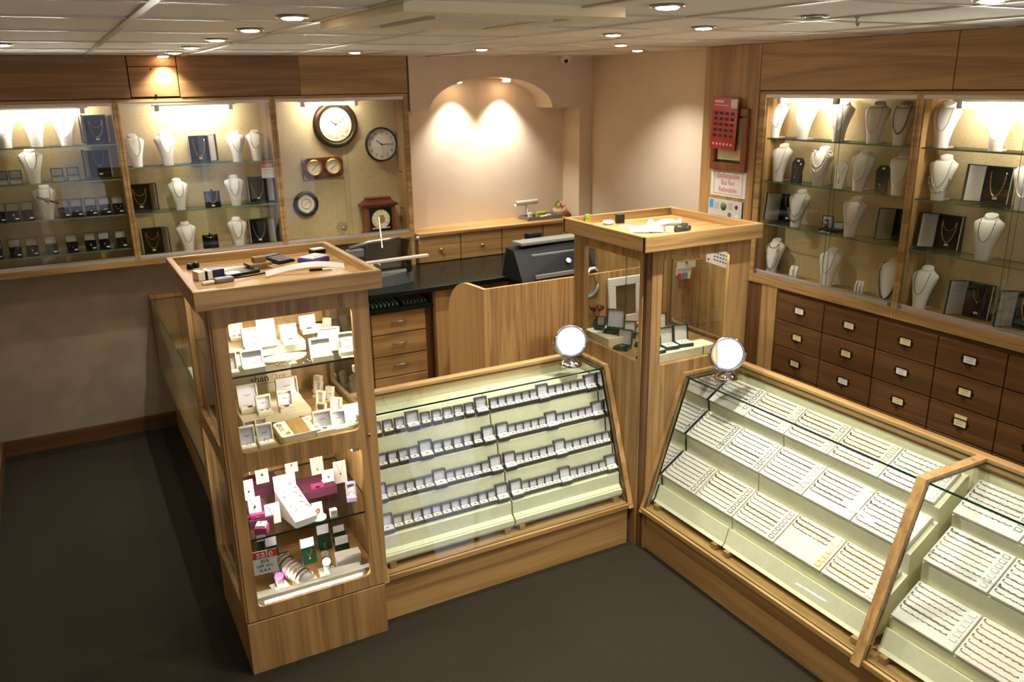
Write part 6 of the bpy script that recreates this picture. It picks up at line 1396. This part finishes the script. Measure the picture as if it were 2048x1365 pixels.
t = thing('horn_ornament', 'dark curved horn hung by a wire on the partition behind the corner tower', 'ornament', None, (2.70, 3.985, .99)); b = MB(); b.tube([(-.04, 0, -.01), (.0, 0, 0), (.035, 0, .03), (.045, 0, .07)], .018, 8, 0, False, None, lambda i: [.5, 1, .9, .4][i]); obj('horn', b, CASTG, t); b = MB(); b.tube([(-.02, .008, .0), (-.03, .012, .10), (.02, .012, .12), (.04, .008, .06)], .002, 5); obj('wire', b, BRONZE, t)
t = thing('dried_bouquet', 'dark dried flower bunch standing on the low ledge behind the corner tower', 'dried flowers', None, (2.70, 3.93, .7985))
b = MB(); b.lathe([(.02, 0), (.026, .03), (.016, .06)], 12); obj('vase', b, DARKPL, t)
for k in range(6):
    b = MB(); a = k*1.05; T = Matrix.Translation((0, 0, .055)) @ Matrix.Rotation(a, 4, 'Z') @ Matrix.Rotation(R(22), 4, 'X'); b.tube([(0, 0, 0), (0, 0, .07)], .002, 5, 0, False, T); b.ball((0, 0, .082), .014, 8, 0, T, 1.3); obj('flower', b, BRONZE if k % 3 else STONER, t)
# a few things in the low side case
for i, (y, lab) in enumerate(((3.9, 'nearest the tall tower'), (4.5, 'in the middle'), (5.1, 'nearest the back wall'))):
    t = thing('display_box', 'plain beige display box in the low side case, '+lab, 'display box', 'display boxes in the low case', (.70, y, .4254)); b = MB(); b.cbox(-.16, .18, -.22, .22, 0, .10, .004); obj('box', b, LINEN, t); b = MB(); b.cbox(-.15, .17, -.21, .21, .1005, .108, .002); obj('pad', b, CREAMP, t)
t = thing('glass_dome', 'dark domed bell ornament on the glass shelf of the low side case', 'ornament', None, (.62, 5.2, .6675)); b = MB(); b.lathe([(.04, 0), (.045, .01), (.035, .05), (.012, .075), (.0005, .078)], 20); obj('dome', b, DARKPL, t); b = MB(); b.lathe([(.006, .0785), (.008, .088), (.0005, .094)], 10); obj('knob', b, BRASS, t)

# ================================================================== RENDER LOOK
sc.view_settings.view_transform = 'Standard'; sc.view_settings.look = 'None'; sc.view_settings.gamma = 1; sc.view_settings.use_curve_mapping = False
sc.view_settings.exposure = .6
cy_ = sc.cycles
cy_.max_bounces = 10; cy_.diffuse_bounces = 6; cy_.glossy_bounces = 5; cy_.transparent_max_bounces = 24; cy_.transmission_bounces = 4
cy_.caustics_reflective = False; cy_.caustics_refractive = False; cy_.sample_clamp_indirect = 4; cy_.use_denoising = True
